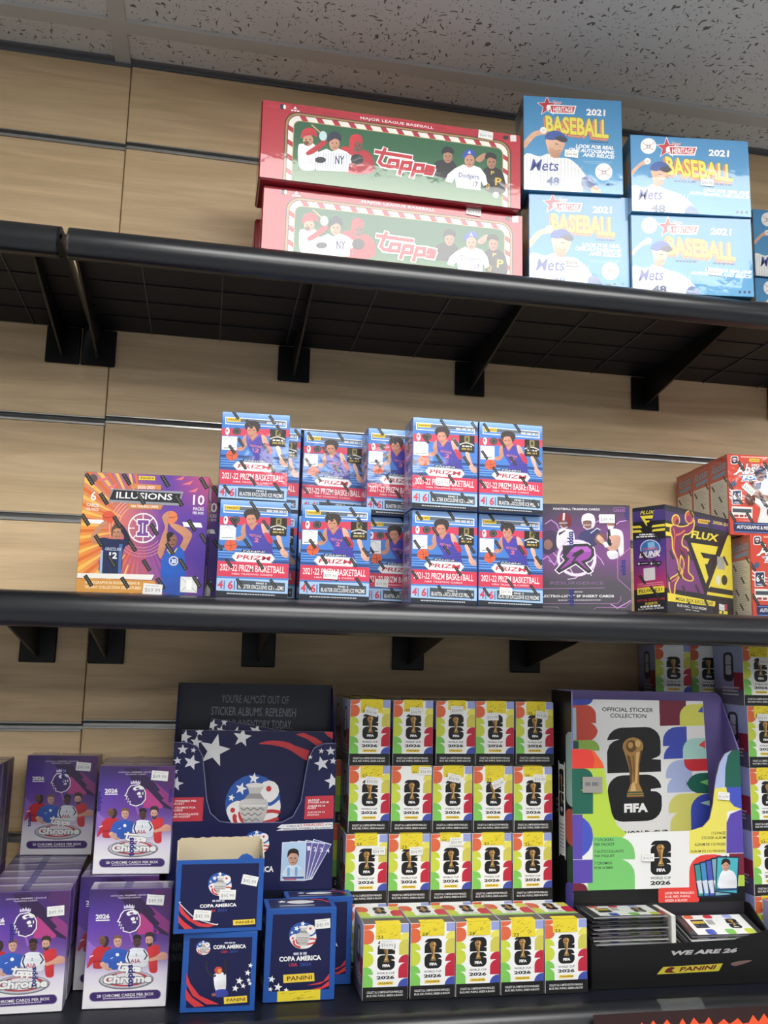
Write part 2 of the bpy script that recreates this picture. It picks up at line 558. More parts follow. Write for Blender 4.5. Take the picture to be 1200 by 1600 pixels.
# ceiling: slab, mineral tiles, tee grid, wall angle
ce = MB().box(RX0, RX1, RY0, .02, CEIL + .02, CEIL + .06).build('ceiling', 'white_enamel'); tag(ce, 'suspended ceiling of fissured mineral tiles in a white grid', kind='structure')
xs = [-0.184 + 1.22 * k for k in range(-3, 5)]
ys = [0.0] + [-0.09 - 0.61 * k for k in range(0, 10)]
tm = {}
lamp_cells = {(round(a, 2), round(b, 2)) for a, b in TROFFERS}
for i in range(len(xs) - 1):
    for j in range(len(ys) - 1):
        cx, cy = (xs[i] + xs[i + 1]) / 2, (ys[j] + ys[j + 1]) / 2
        if (round(cx, 2), round(cy, 2)) in lamp_cells:
            continue
        d = ys[j] - ys[j + 1]
        key = round(d, 3)
        if key not in tm:
            tm[key] = MB().box(-.605, .605, -d / 2 + .004, d / 2 - .004, .003, .018, (190, 188, 180), .002).mesh('tile')
            tm[key].materials.append(MATS['ceiling_tile'])
        o = link('tile', tm[key], ce); o.location = (cx, cy, CEIL)
tee = MB().box(-.0125, .0125, -.5, .5, -.002, .022, (188, 186, 180), .0008).mesh('grid_tee'); tee.materials.append(MATS['white_enamel'])
for x in xs:
    o = link('grid_tee', tee, ce); o.location = (x, RY0 / 2, CEIL); o.scale = (1, -RY0, 1)
teey = MB().box(-.5, .5, -.0145, .0145, -.0022, .022, (188, 186, 180), .0008).mesh('grid_tee'); teey.materials.append(MATS['white_enamel'])
for y in ys[1:]:
    o = link('grid_tee', teey, ce); o.location = ((RX0 + RX1) / 2, y, CEIL); o.scale = (RX1 - RX0, 1, 1)
t1 = MB()
t1.prism([(-.010, .004), (-.010, 0), (-.0015, 0), (-.0015, -.004), (.0, -.004), (.0, .004)], lambda a, b, d: (d, a, b), SEAM, 2.3, (120, 122, 128))
tag(t1.build('trim_1', 'trim_grey'), 'grey metal wall angle under the ceiling tiles', kind='structure').location = (0, 0, CEIL)
t2 = MB()
t2.prism([(-.011, .004), (-.011, -.001), (-.002, -.001), (-.002, -.0075), (.0, -.0075), (.0, .004)], lambda a, b, d: (d, a, b), -1.55, SEAM, (120, 122, 128))
tag(t2.build('trim_2', 'trim_grey'), 'grey metal wall angle left of the panel seam', kind='structure').location = (0, 0, CEIL)

where = ['nearest the shelves, over the aisle', 'at the left end of the aisle by the shelves', 'at the right end of the aisle by the shelves', 'at the left wall, second row', 'in the middle of the second row', 'at the right wall, second row', 'in the middle of the third row', 'at the left wall, third row', 'at the right wall, third row', 'in the middle of the last row', 'at the right wall, last row']
for (cx, cy), wl in zip(TROFFERS, where):
    e = link('ceiling_light', None); e.location = (cx, cy, CEIL)
    tag(e, 'flat white troffer light ' + wl, 'ceiling light', 'troffer lights in the ceiling')
    fr = MB()
    for a in ((-.596, .596, -.291, -.268), (-.596, .596, .268, .291), (-.596, -.573, -.268, .268), (.573, .596, -.268, .268)):
        fr.box(*a, .0005, .03, (200, 200, 196), .001)
    fr.build('frame', 'white_enamel', e)
    MB().box(-.573, .573, -.268, .268, .006, .014, (240, 240, 240)).build('diffuser', 'lamp_diffuser', e)

# ------------------------------------------------------------------ shelves
def shelf(label, X0, X1, z, brackets, ribs=True, left_cap=False):
    s = empty('shelf', 0, WALL, z, 0, label, 'shelf', 'black plastic wall shelves')
    ax = lambda a, b, d: (d, a, b)
    dk = MB()
    dk.prism([(-.003, 0), (-.284, 0), (-.284, -.018), (-.003, -.027)], ax, X0, X1, (26, 27, 30))
    dk.build('deck', 'black_plastic_shaded', s)
    ns = MB()
    arc = [(-.284, .0005), (-.292, -.0008), (-.2985, -.0035), (-.3035, -.0075), (-.3072, -.0125), (-.3095, -.018), (-.3102, -.024), (-.3093, -.030), (-.3065, -.0355), (-.302, -.0395), (-.296, -.0418), (-.289, -.042)]
    inner = [(-.289, -.0395), (-.298, -.0365), (-.304, -.029), (-.304, -.019), (-.298, -.011), (-.284, -.008)]
    prof = arc + inner
    n = len(prof)
    V = [(X0, *p) for p in prof] + [(X1, *p) for p in prof]
    F = [(i, (i + 1) % n, n + (i + 1) % n, n + i) for i in range(n)]
    ns.raw(V, F, (26, 27, 30))
    no = ns.build('front_nose', 'nose_plastic', s, smooth=True)
    for x, sg in ((X0, 1), (X1, -1)):
        c = MB()
        c.prism(prof, ax, x, x + sg * .0025, (120, 112, 96))
        c.build('end_cap', 'plastic_end_cap' if (sg == 1 and left_cap) else 'black_plastic_shaded', s)
    if ribs:
        lm = MB().box(X0 + .004, X1 - .004, -.0007, .0007, -.0012, .0004, (40, 42, 46)).mesh('rib'); lm.materials.append(MATS['black_plastic_shaded'])
        for y in (-.245, -.185, -.125, -.065):
            link('rib', lm, s).location = (0, y, -.018 - .009 * (y + .284) / .281)
        cm = MB().prism([(-.283, -.0175), (-.283, -.0200), (-.004, -.0290), (-.004, -.0265)], lambda a, b, d: (d, a, b), -.0008, .0008, (40, 42, 46)).mesh('rib'); cm.materials.append(MATS['rib_plastic_lit'])
        x = X0 + .085
        while x < X1:
            link('rib', cm, s).location = (x, 0, 0)
            x += .105
    for bx in brackets:
        b = MB()
        b.box(bx - .0255, bx + .0255, -.006, -.0015, -.0865, -.0285, (16, 17, 19), .0015)
        g_ = MB().prism([(-.0062, -.0275), (-.283, -.019), (-.283, -.029), (-.022, -.076), (-.0062, -.078)], ax, bx - .0016, bx + .0016, (16, 17, 19))
        g_.build('gusset', 'black_metal', b.build('bracket', 'black_metal', s))
    return s
shelf('black top shelf holding the red and blue baseball boxes', -.194, 1.03, Z1, [-.187 + .0, .115, .409, .725, .988], left_cap=True)
shelf('short piece of black top shelf at the left edge, empty', -1.42, -.2035, Z1, [-.2395, -.9])
shelf('black middle shelf holding the basketball and football boxes', -.2455, .98, Z2, [-.2395, -.1435, .079, .312, .505, .93])
shelf('short piece of black middle shelf at the left edge, empty', -1.47, -.2505, Z2, [-.9])
shelf('black bottom shelf holding soccer boxes and sticker displays', -.56, 1.1, Z3, [-.4, 0, .4, .8])

# ------------------------------------------------------------------ printed designs
WHITE, INK = (240, 240, 238), (26, 26, 30)
def brand_tag(a, bl, br, h, s='PANINI', bg=(232, 204, 70), ink=(90, 30, 25)):
    """small yellow maker's tag"""
    dx, dy = br[0] - bl[0], br[1] - bl[1]
    l = math.hypot(dx, dy); nx, ny = dy / l * h, -dx / l * h
    a.poly([bl, br, (br[0] + nx, br[1] + ny), (bl[0] + nx, bl[1] + ny)], bg)
    q = lambda t, v: (bl[0] + dx * t + nx * v, bl[1] + dy * t + ny * v)
    a.text(s, q(.12, .24), q(.92, .24), h * .52, ink, 0.03)
def seal(a, cx, cy, ln, wd, ang, dots=5):
    """black security tape printed with light letters"""
    c, s = math.cos(R(ang)), math.sin(R(ang))
    P = lambda u, v: (cx + c * u - s * v, cy + s * u + c * v)
    a.poly([P(-ln / 2, -wd / 2), P(ln / 2, -wd / 2), P(ln / 2, wd / 2), P(-ln / 2, wd / 2)], (24, 24, 26))
    for i in range(dots):
        u = (-.36 + .72 * i / (dots - 1)) * ln
        k = ln * .055
        a.poly([P(u - k, -wd * .2), P(u + k, -wd * .2), P(u + k, wd * .2), P(u - k, wd * .2)], (120, 118, 112))
        a.poly([P(u - k * .45, -wd * .1), P(u + k * .45, -wd * .1), P(u + k * .45, wd * .1), P(u - k * .45, wd * .1)], (24, 24, 26))

TOPPS = [[(.15, 0), (.11, .62), (.17, .74), (.24, .73)], [(.01, .2), (.60, .2)], [(.27, .46), (.40, .44), (.41, .72), (.26, .75), (.27, .46)], [(.485, .42), (.465, 1.02)], [(.48, .47), (.61, .44), (.615, .72), (.475, .76)], [(.695, .44), (.675, 1.04)], [(.69, .49), (.815, .46), (.82, .74), (.685, .78)], [(.995, .50), (.885, .48), (.88, .61), (.985, .64), (.975, .78), (.865, .78)]]
def wordmark(a, tl, tr, bl, w, col, edge, ew):
    a.strokes(TOPPS, tl, tr, bl, w + ew, edge); a.strokes(TOPPS, tl, tr, bl, w, col)

# --- long red factory set box
def art_red():
    a = Art(w=1110, h=335)
    a.fill((178, 38, 54))
    for k in range(26):
        x, y = rnd.uniform(0, 1110), rnd.uniform(0, 36)
        a.ell(x, y, rnd.uniform(15, 50), rnd.uniform(3, 8), (168, 34, 50) if k % 2 else (188, 46, 62), 10)
    C = (1, 1, 0, 0)
    a.rrect(92, 34, 1068, 335, 56, (42, 30, 26), C); a.rrect(96, 38, 1064, 335, 54, (168, 128, 84), C)
    a.rrect(104, 46, 1056, 335, 48, (52, 38, 30), C); a.rrect(107, 49, 1053, 335, 46, (236, 230, 220), C)
    for x in range(150, 1010, 68):
        a.poly([(x, 49), (x + 26, 49), (x + 40, 71), (x + 14, 71)], (176, 40, 52))
    for y in range(95, 330, 62):
        a.poly([(107, y), (129, y + 12), (129, y + 34), (107, y + 22)], (176, 40, 52))
        a.poly([(1031, y), (1053, y + 12), (1053, y + 34), (1031, y + 22)], (176, 40, 52))
    a.rrect(128, 70, 1032, 335, 28, (170, 150, 96), C)
    a.rrect(131, 73, 1029, 335, 26, (34, 92, 58), C)
    a.grid([(131, 150), (1029, 150), (1029, 335), (131, 335)], [[(34, 92, 58)] * 4, [(70, 118, 74), (52, 108, 66), (52, 108, 66), (60, 112, 70)], [(104, 132, 92)] * 4])
    a.text('MAJOR LEAGUE BASEBALL', (405, 29), (722, 29), 15, WHITE, .01)
    a.rect(70, 8, 108, 30, (40, 44, 70)); a.rect(88, 8, 108, 30, (190, 60, 60)); a.ell(88, 19, 6, 10, WHITE, 8)
    a.poly([(124, 22), (132, 10), (140, 22)], WHITE); a.dashes((115, 32), (150, 32), 6, WHITE)
    a.sheet([(80, 70), (1190, 222), (1180, 545), (65, 405)])
    sk, dk = (205, 150, 122), (110, 74, 60)
    # three players on the left
    a.line([(286, 180), (332, 222)], 6, (190, 160, 110))
    a.blob([(228, 275), (250, 262), (292, 262), (312, 300), (300, 372), (236, 368)], (232, 232, 236))
    a.blob([(262, 300), (300, 272), (338, 244), (348, 262), (300, 300), (270, 312)], (186, 40, 52))
    a.ell(334, 228, 17, 22, (190, 216, 222), 10)
    a.face(270, 247, 22, 26, sk, 12); a.blob([(240, 238), (246, 206), (272, 192), (302, 204), (308, 234), (292, 226), (262, 228)], (196, 44, 58))
    a.ell(262, 260, 12, 10, (110, 74, 54), 8)
    a.blob([(412, 276), (470, 280), (536, 305), (546, 385), (430, 388), (420, 320)], (180, 38, 50))
    a.face(480, 272, 22, 28, (118, 80, 64), 12); a.blob([(446, 262), (452, 230), (476, 218), (500, 232), (500, 262), (478, 250), (464, 280), (450, 285)], (196, 42, 54))
    a.poly([(286, 332), (298, 306), (348, 284), (372, 296), (396, 282), (432, 296), (462, 320), (466, 342), (444, 350), (440, 384), (304, 378), (306, 344), (292, 350)], (236, 236, 240))
    for x in range(302, 460, 11):
        a.line([(x, 300 + abs(380 - x) * .1), (x - 3, 376)], 1.8, (140, 146, 170))
    a.face(382, 262, 22, 30, sk, 12); a.blob([(354, 256), (356, 226), (380, 208), (408, 222), (410, 250), (384, 240)], (36, 42, 66))
    a.text('NY', (384, 350), (422, 352), 36, (30, 40, 84), .03)
    a.ell(322, 333, 24, 14, (44, 46, 54), 10); a.ell(478, 330, 28, 24, (40, 40, 46), 10)
    # three on the right
    a.blob([(800, 400), (812, 345), (850, 330), (892, 335), (912, 380), (890, 410)], (34, 36, 42))
    a.face(870, 318, 20, 27, (176, 126, 102), 12); a.blob([(842, 304), (850, 278), (872, 272), (894, 284), (896, 304), (870, 298)], (28, 30, 38))
    a.blob([(990, 328), (1028, 300), (1040, 312), (1012, 340)], (186, 136, 110))
    a.blob([(1018, 400), (1034, 364), (1084, 366), (1112, 400), (1112, 475), (1030, 465)], (26, 26, 30))
    a.face(1060, 342, 20, 28, (170, 118, 92), 12); a.blob([(1032, 326), (1038, 302), (1062, 298), (1082, 312), (1080, 328), (1056, 320)], (24, 24, 28))
    a.text('P', (1072, 442), (1100, 444), 34, (216, 176, 60), .04); a.text('P', (1055, 394), (1070, 396), 16, (216, 176, 60), .04); a.text('10', (1032, 458), (1046, 460), 26, (200, 160, 60), .03)
    a.poly([(856, 425), (868, 394), (900, 368), (938, 350), (956, 362), (984, 356), (1010, 366), (1032, 396), (1040, 436), (1022, 446), (1012, 420), (1008, 464), (905, 452), (898, 412), (884, 432)], (236, 236, 242)); a.poly([(896, 400), (905, 452), (925, 454), (912, 410)], (206, 208, 220))
    a.face(964, 335, 22, 30, (196, 144, 118), 12); a.blob([(936, 326), (938, 300), (962, 284), (986, 292), (992, 316), (962, 308)], (44, 78, 170))
    a.text('A', (957, 304), (970, 306), 14, WHITE, .03)
    a.text('Dodgers', (914, 412), (1002, 422), 26, (40, 60, 130), .01); a.text('17', (974, 450), (996, 452), 24, (70, 60, 110), .03)
    # wordmark
    wordmark(a, (560, 276), (822, 318), (536, 374), 15, (186, 40, 54), WHITE, 10)
    a.ell(1075, 484, 14, 13, (214, 220, 210), 12); a.ring(1075, 484, 8, 3, (90, 110, 90), 10)
    a.ell(1126, 231, 13, 10, (40, 40, 46), 10); a.rect(1146, 220, 1172, 248, (226, 214, 214)); 
    return a
def art_red_side():
    a = Art(w=100, h=100); a.fill((120, 72, 52)); a.rect(0, 0, 100, 8, (90, 40, 36)); a.rect(20, 20, 80, 30, (150, 110, 90)); return a

# --- blue heritage boxes
def heritage(quad, wide):
    a = Art(quad)
    q = quad
    a.grid(q, [[(66, 134, 182), (62, 130, 178)], [(74, 142, 188), (68, 138, 184)], [(92, 158, 198), (84, 152, 194)]])
    T = (lambda x, y: (x, y)) if not wide else None
    def banner(sx, sy, bx0, by, bx1, h):
        a.star(sx, sy, h * 1.55, WHITE, 0); a.star(sx, sy, h * 1.36, (184, 52, 62), 0)
        a.poly([(bx0, by), (bx1 + 10, by + 6), (bx1 - 2, by + h + 12), (bx0 + 8, by + h + 8)], WHITE)
        a.poly([(bx0 + 5, by + 4), (bx1 + 3, by + 10), (bx1 - 6, by + h + 7), (bx0 + 12, by + h + 3)], (190, 56, 64))
        a.text('HERITAGE', (bx0 + 18, by + h + 1), (bx1 - 8, by + h + 4), h - 9, WHITE, .04)
        a.ell(sx + h * .15, sy + h * .25, h * .26, h * .42, WHITE, 9)
        a.outlined('Topps', (bx0 + 16, by - 2), (bx0 + 56, by + 1), 17, (186, 50, 60), WHITE, .03, .08)
    def base(bl, br, tl, tr):
        for k, c in ((12, (96, 52, 48)), (11, (206, 128, 100)), (8, (214, 138, 108)), (5, (208, 126, 100))):
            o = lambda p: (p[0] - k * .9, p[1] + k)
            a.text('BASEBALL', o(bl), o(br), 1, c, .05, o(tl), o(tr))
        g = lambda p, x, y: (p[0] + x, p[1] + y)
        a.text('BASEBALL', g(bl, -2, 2), g(br, 2, 2), 1, (120, 76, 40), .06, g(tl, -2, -2), g(tr, 2, -2))
        a.text('BASEBALL', bl, br, 1, (222, 212, 84), .045, tl, tr)
    sk = (214, 170, 140)
    def ball(x, y, r):
        a.ell(x, y, r, r, (238, 236, 232), 20)
        a.ring(x, y - r * 1.05, r * .95, r * .06, (190, 90, 80), 8, a0=35, a1=145); a.ring(x, y + r * 1.25, r * 1.0, r * .06, (190, 90, 80), 8, a0=225, a1=315)
        a.text('23', (x - r * .3, y + r * .2), (x + r * .3, y + r * .2), r * .3, (70, 90, 120), .03)
    if not wide:
        banner(192, 106, 202, 100, 318, 32)
        a.outlined('2021', (372, 150), (460, 154), 31, WHITE, (60, 110, 150), .05, .09)
        base((185, 224), (474, 258), (182, 148), (474, 170))
        a.dashes((385, 272), (472, 278), 6, (50, 70, 110), .02)
        for s, bl, br in (('LOOK FOR REAL', (320, 298), (497, 309)), ('ONE AUTOGRAPHS', (286, 314), (497, 331)), ('AND RELICS!', (352, 338), (497, 350))):
            a.text(s, bl, br, 17, WHITE, .05, (bl[0] + 5, bl[1] - 17), (br[0] + 4, br[1] - 17))
        a.line([(350, 360), (490, 366)], 3, (120, 170, 210)); a.line([(360, 368), (480, 373)], 3, (120, 170, 210))
        a.blob([(60, 300), (86, 262), (120, 228), (160, 214), (186, 214), (182, 236), (140, 244), (110, 272), (84, 300)], sk); ball(172, 217, 15)
        a.blob([(80, 332), (150, 338), (192, 326), (236, 344), (290, 350), (340, 392), (372, 448), (350, 488), (320, 512), (70, 495)], (232, 232, 228))
        for k in range(17):
            x = 92 + k * 16
            a.line([(x, 338 + max(0, x - 240) * .42), (x - 4, 505)], 2.2, (176, 184, 204))
        a.blob([(346, 442), (382, 430), (412, 476), (392, 500), (352, 486)], (104, 122, 160)); a.blob([(388, 488), (414, 474), (438, 508), (432, 520), (400, 520)], sk)
        a.blob([(184, 258), (236, 256), (270, 272), (262, 306), (246, 326), (236, 345), (205, 338), (190, 306)], sk)
        a.blob([(196, 300), (232, 310), (250, 324), (236, 345), (205, 338)], (190, 142, 112))
        a.blob([(178, 254), (190, 230), (222, 219), (254, 226), (274, 244), (284, 264), (268, 274), (236, 262), (206, 262)], (58, 84, 152)); a.blob([(226, 252), (256, 244), (284, 264), (264, 274), (238, 264)], (58, 58, 72))
        a.line([(226, 280), (240, 282)], 4, (70, 50, 44)); a.line([(236, 310), (252, 311)], 3, (150, 80, 70))
        a.text('Mets', (106, 404), (236, 406), 52, (72, 82, 146), .02, (120, 350), (244, 356)); a.text('48', (180, 472), (240, 477), 42, (128, 140, 170), .05)
        ball(449, 410, 40)
        a.dashes((430, 472), (455, 474), 5, (60, 80, 110)); a.rect(462, 464, 474, 474, (50, 60, 110)); a.ell(505, 468, 7, 6, (60, 120, 150), 8)
    else:
        ball(657, 286, 38)
        banner(744, 296, 752, 288, 876, 34)
        a.outlined('2021', (936, 336), (1026, 342), 31, WHITE, (60, 110, 150), .05, .09)
        base((748, 424), (1046, 456), (736, 334), (1044, 376))
        a.dashes((780, 456), (880, 462), 8, (50, 70, 110), .02); a.dashes((948, 468), (1040, 474), 8, (50, 70, 110), .02)
        for s, bl, br in (('LOOK FOR REAL ONE', (914, 500), (1112, 513)), ('AUTOGRAPHS AND RELICS!', (848, 514), (1112, 532))):
            a.text(s, bl, br, 15, WHITE, .05, (bl[0] + 5, bl[1] - 15), (br[0] + 4, br[1] - 15))
        a.blob([(562, 420), (582, 398), (612, 370), (642, 350), (668, 350), (664, 370), (626, 380), (600, 402), (580, 425)], sk); ball(653, 358, 15)
        a.blob([(570, 482), (640, 486), (684, 466), (740, 492), (800, 512), (850, 546), (880, 590), (860, 630), (570, 630)], (232, 232, 228))
        for k in range(18):
            x = 588 + k * 15
            a.line([(x, 486 + max(0, x - 730) * .3), (x - 3, 612)], 2.2, (176, 184, 204))
        a.blob([(672, 398), (722, 402), (748, 412), (738, 440), (724, 462), (712, 478), (686, 472), (678, 440)], sk)
        a.blob([(684, 440), (716, 448), (730, 462), (712, 478), (686, 472)], (190, 142, 112))
        a.blob([(664, 396), (678, 372), (710, 360), (744, 370), (764, 398), (750, 412), (716, 404), (690, 406)], (58, 84, 152)); a.blob([(712, 392), (744, 384), (766, 400), (748, 413), (722, 406)], (58, 58, 72))
        a.line([(708, 422), (722, 424)], 4, (70, 50, 44)); a.line([(716, 450), (730, 451)], 3, (150, 80, 70))
        a.text('Mets', (608, 546), (722, 542), 52, (72, 82, 146), .02, (620, 492), (730, 490)); a.text('48', (672, 602), (740, 604), 38, (90, 100, 130), .05)
        a.blob([(830, 590), (860, 566), (895, 600), (890, 620), (840, 620)], (104, 122, 160))
        for x in (1060, 1080, 1100):
            a.rect(x, 586, x + 10, 598, (60, 70, 110))
    return a
def art_heritage_side():
    a = Art(w=100, h=100); a.fill((70, 120, 160)); a.rect(20, 0, 100, 20, (60, 64, 74)); a.rect(25, 25, 95, 60, (150, 120, 90)); a.rect(10, 66, 90, 92, (52, 90, 130)); return a

# --- basketball box with orange and purple rays
def art_illusions():
    q = [(112, 40), (1140, 92), (1100, 1085), (32, 1040)]
    a = Art(q)
    a.grid(q, [[(206, 130, 112), (160, 96, 150), (96, 66, 160), (196, 80, 110)], [(238, 160, 62), (214, 118, 110), (104, 66, 158), (90, 60, 150)],
               [(236, 150, 56), (206, 104, 110), (96, 56, 146), (72, 46, 138)], [(238, 172, 76), (222, 146, 92), (150, 84, 140), (74, 48, 138)]])
    cx, cy = 594, 508
    for k in range(30):
        an = 100 + k * 6.0
        r0 = 210 + (k % 3) * 60; r1 = 700
        c = (222, 112, 48) if k % 2 else (246, 190, 92)
        p = lambda r, d: (cx + r * math.cos(R(an + d)), cy + r * math.sin(R(an + d)))
        if p(r1, 0)[0] < cx - 40:
            a.poly([p(r0, -1.0), p(r1, -1.6), p(r1, 1.6), p(r0, 1.0)], c)
    for k in range(14):
        an = 52 + k * 7.0
        p = lambda r, d: (cx + r * math.cos(R(an + d)), cy + r * math.sin(R(an + d)))
        a.poly([p(190, -1.6), p(430 + 40 * (k % 2), -2.4), p(430 + 40 * (k % 2), 1.2), p(190, 1)], (190, 88, 112) if k > 4 else (150, 84, 150))
    for r in (165, 190, 215, 240):
        a.ring(cx, cy, r, 6, (206, 140, 160), 16, a0=40, a1=140)
        a.ring(cx, cy, r + 40, 8, (232, 170, 150), 14, a0=165, a1=245)
    for p in ((260, 90, 60), (330, 150, 50), (960, 130, 50), (1010, 190, 44), (900, 90, 40)):
        a.poly([(p[0] - p[2], p[1] + 20), (p[0] + p[2], p[1] - 14), (p[0] + p[2] * .4, p[1] + 22)], (226, 120, 120))
    brand_tag(a, (555, 108), (690, 114), 32)
    a.poly([(495, 138), (742, 154), (738, 192), (488, 180)], (216, 140, 80)); a.text('2020-2021', (545, 182), (685, 188), 28, WHITE, .03)
    a.poly([(332, 180), (928, 208), (888, 326), (306, 288)], (150, 152, 160)); a.poly([(348, 188), (908, 226), (882, 304), (312, 270)], (40, 40, 46))
    a.text('ILLUSIONS', (368, 258), (832, 280), 52, WHITE, .035, (374, 204), (838, 228))
    a.poly([(452, 302), (758, 318), (740, 356), (480, 346)], (210, 140, 76)); a.text('NBA TRADING CARDS', (492, 335), (718, 344), 22, WHITE, .03)
    a.text('6', (156, 275), (202, 279), 78, WHITE, .03); a.text('CARDS', (124, 322), (226, 330), 28, WHITE, .03); a.text('PER PACK', (120, 356), (226, 362), 22, WHITE, .03)
    a.text('10', (1006, 318), (1100, 323), 84, WHITE, .03); a.text('PACKS', (1010, 364), (1098, 368), 28, WHITE, .03); a.text('PER BOX', (1006, 396), (1098, 400), 22, WHITE, .03)
    a.poly([(135, 430), (282, 436), (270, 472), (130, 462)], WHITE); a.poly([(922, 460), (1076, 470), (1090, 508), (934, 500)], WHITE)
    # emblem
    a.ring(cx, cy, 120, 11, WHITE, 28)
    for an in (0, 45, 90, 135, 180, 225, 270, 315):
        a.line([(cx + 72 * math.cos(R(an)), cy + 72 * math.sin(R(an))), (cx + 118 * math.cos(R(an)), cy + 118 * math.sin(R(an)))], 8, WHITE)
    I = [(545, 436), (645, 440), (645, 480), (624, 486), (622, 540), (642, 546), (642, 580), (540, 576), (540, 540), (560, 534), (562, 484), (544, 478)]
    a.poly(I, (120, 72, 150)); a.line(I, 9, WHITE, True); a.line([(592, 466), (590, 552)], 9, WHITE)
    # player in navy
    sk = (196, 140, 108)
    a.ell(308, 412, 54, 52, (222, 92, 66), 18); a.curve([(262, 400), (300, 420), (352, 396)], 5, (150, 60, 50), False)
    a.blob([(158, 600), (170, 552), (238, 470), (284, 444), (300, 462), (250, 510), (216, 576), (240, 612), (222, 640), (180, 626)], sk)
    a.blob([(345, 420), (384, 450), (440, 500), (488, 596), (466, 652), (418, 640), (436, 574), (380, 500)], (36, 42, 66))
    a.blob([(216, 600), (262, 584), (330, 596), (410, 600), (470, 616), (450, 660), (424, 720), (404, 884), (232, 884), (252, 720), (248, 656), (224, 640)], (32, 44, 82))
    a.poly([(244, 690), (262, 690), (252, 884), (230, 884)], (160, 190, 220)); a.poly([(396, 640), (424, 640), (412, 884), (386, 884)], (70, 110, 170))
    a.face(372, 545, 40, 54, sk, 14); a.blob([(330, 560), (336, 500), (372, 470), (410, 480), (424, 520), (400, 510), (366, 510), (345, 530), (340, 580)], (96, 70, 56))
    a.text('GRIZZLIES', (278, 690), (412, 696), 24, (200, 210, 226), .03); a.text('12', (310, 758), (376, 764), 54, WHITE, .05)
    # player in blue
    b = (150, 104, 80)
    a.ell(824, 420, 58, 54, (226, 130, 84), 18); a.curve([(780, 400), (826, 424), (880, 404)], 5, (130, 66, 40), False)
    a.blob([(752, 420), (784, 378), (822, 372), (810, 410), (800, 500), (796, 600), (780, 680), (744, 764), (718, 706), (746, 590), (776, 500)], sk)
    a.blob([(816, 478), (862, 474), (960, 516), (1004, 566), (984, 624), (938, 706), (900, 676), (930, 590), (850, 520)], sk)
    a.blob([(752, 790), (790, 700), (812, 672), (842, 716), (876, 668), (914, 676), (944, 744), (942, 940), (760, 944)], (36, 92, 184))
    a.line([(798, 690), (820, 722), (848, 726), (880, 680)], 9, (226, 190, 70))
    a.blob([(762, 940), (940, 934), (950, 1066), (770, 1056)], (48, 84, 166))
    a.face(838, 616, 40, 56, b, 14); a.blob([(796, 610), (792, 560), (820, 542), (850, 552), (838, 580), (820, 590), (812, 630)], (40, 34, 34))
    a.ring(852, 786, 36, 9, (224, 220, 200), 18); a.text('30', (832, 806), (874, 808), 38, WHITE, .05)
    # foot
    a.poly([(47, 878), (690, 900), (668, 944), (44, 918)], (236, 234, 226)); a.poly([(42, 926), (690, 950), (760, 1062), (34, 1036)], (214, 152, 72))
    a.text('AUTOGRAPHS IN ROOKIE SIGNS &', (110, 968), (570, 984), 24, (250, 236, 200), .02); a.text('TROPHY COLLECTION SIGNATURES', (106, 1008), (580, 1024), 24, (250, 236, 200), .02)
    a.poly([(912, 918), (1056, 926), (1050, 1058), (908, 1050)], (226, 228, 224)); a.line([(914, 924), (1046, 1052)], 4, (150, 154, 154)); a.line([(1052, 930), (912, 1046)], 4, (150, 154, 154)); a.poly([(962, 950), (1010, 950), (1004, 1030), (960, 1030)], (244, 246, 240))
    a.ell(180, 92, 36, 34, (96, 84, 84), 14)
    for x, y in ((150, 100), (455, 102), (775, 120), (1095, 140), (268, 262), (575, 265), (890, 280), (115, 435), (380, 455), (1000, 490), (225, 610), (505, 655), (685, 520), (820, 685), (335, 785), (625, 820), (930, 815), (140, 945), (445, 965), (745, 975), (1050, 965), (1104, 606)):
        seal(a, x, y, 108, 34, 58)
    return a
def art_purple_side():
    a = Art(w=100, h=300); a.grid([(0, 0), (100, 0), (100, 300), (0, 300)], [[(196, 90, 80)] * 2, [(210, 140, 80)] * 2, [(60, 40, 100)] * 2, [(40, 30, 70)] * 2, [(90, 60, 120)] * 2]); a.rect(20, 20, 80, 50, WHITE); a.rect(10, 130, 90, 145, (150, 140, 150)); a.rect(40, 220, 60, 285, (200, 190, 190))
    seal(a, 50, 80, 60, 20, 60); seal(a, 30, 180, 60, 20, 60); return a

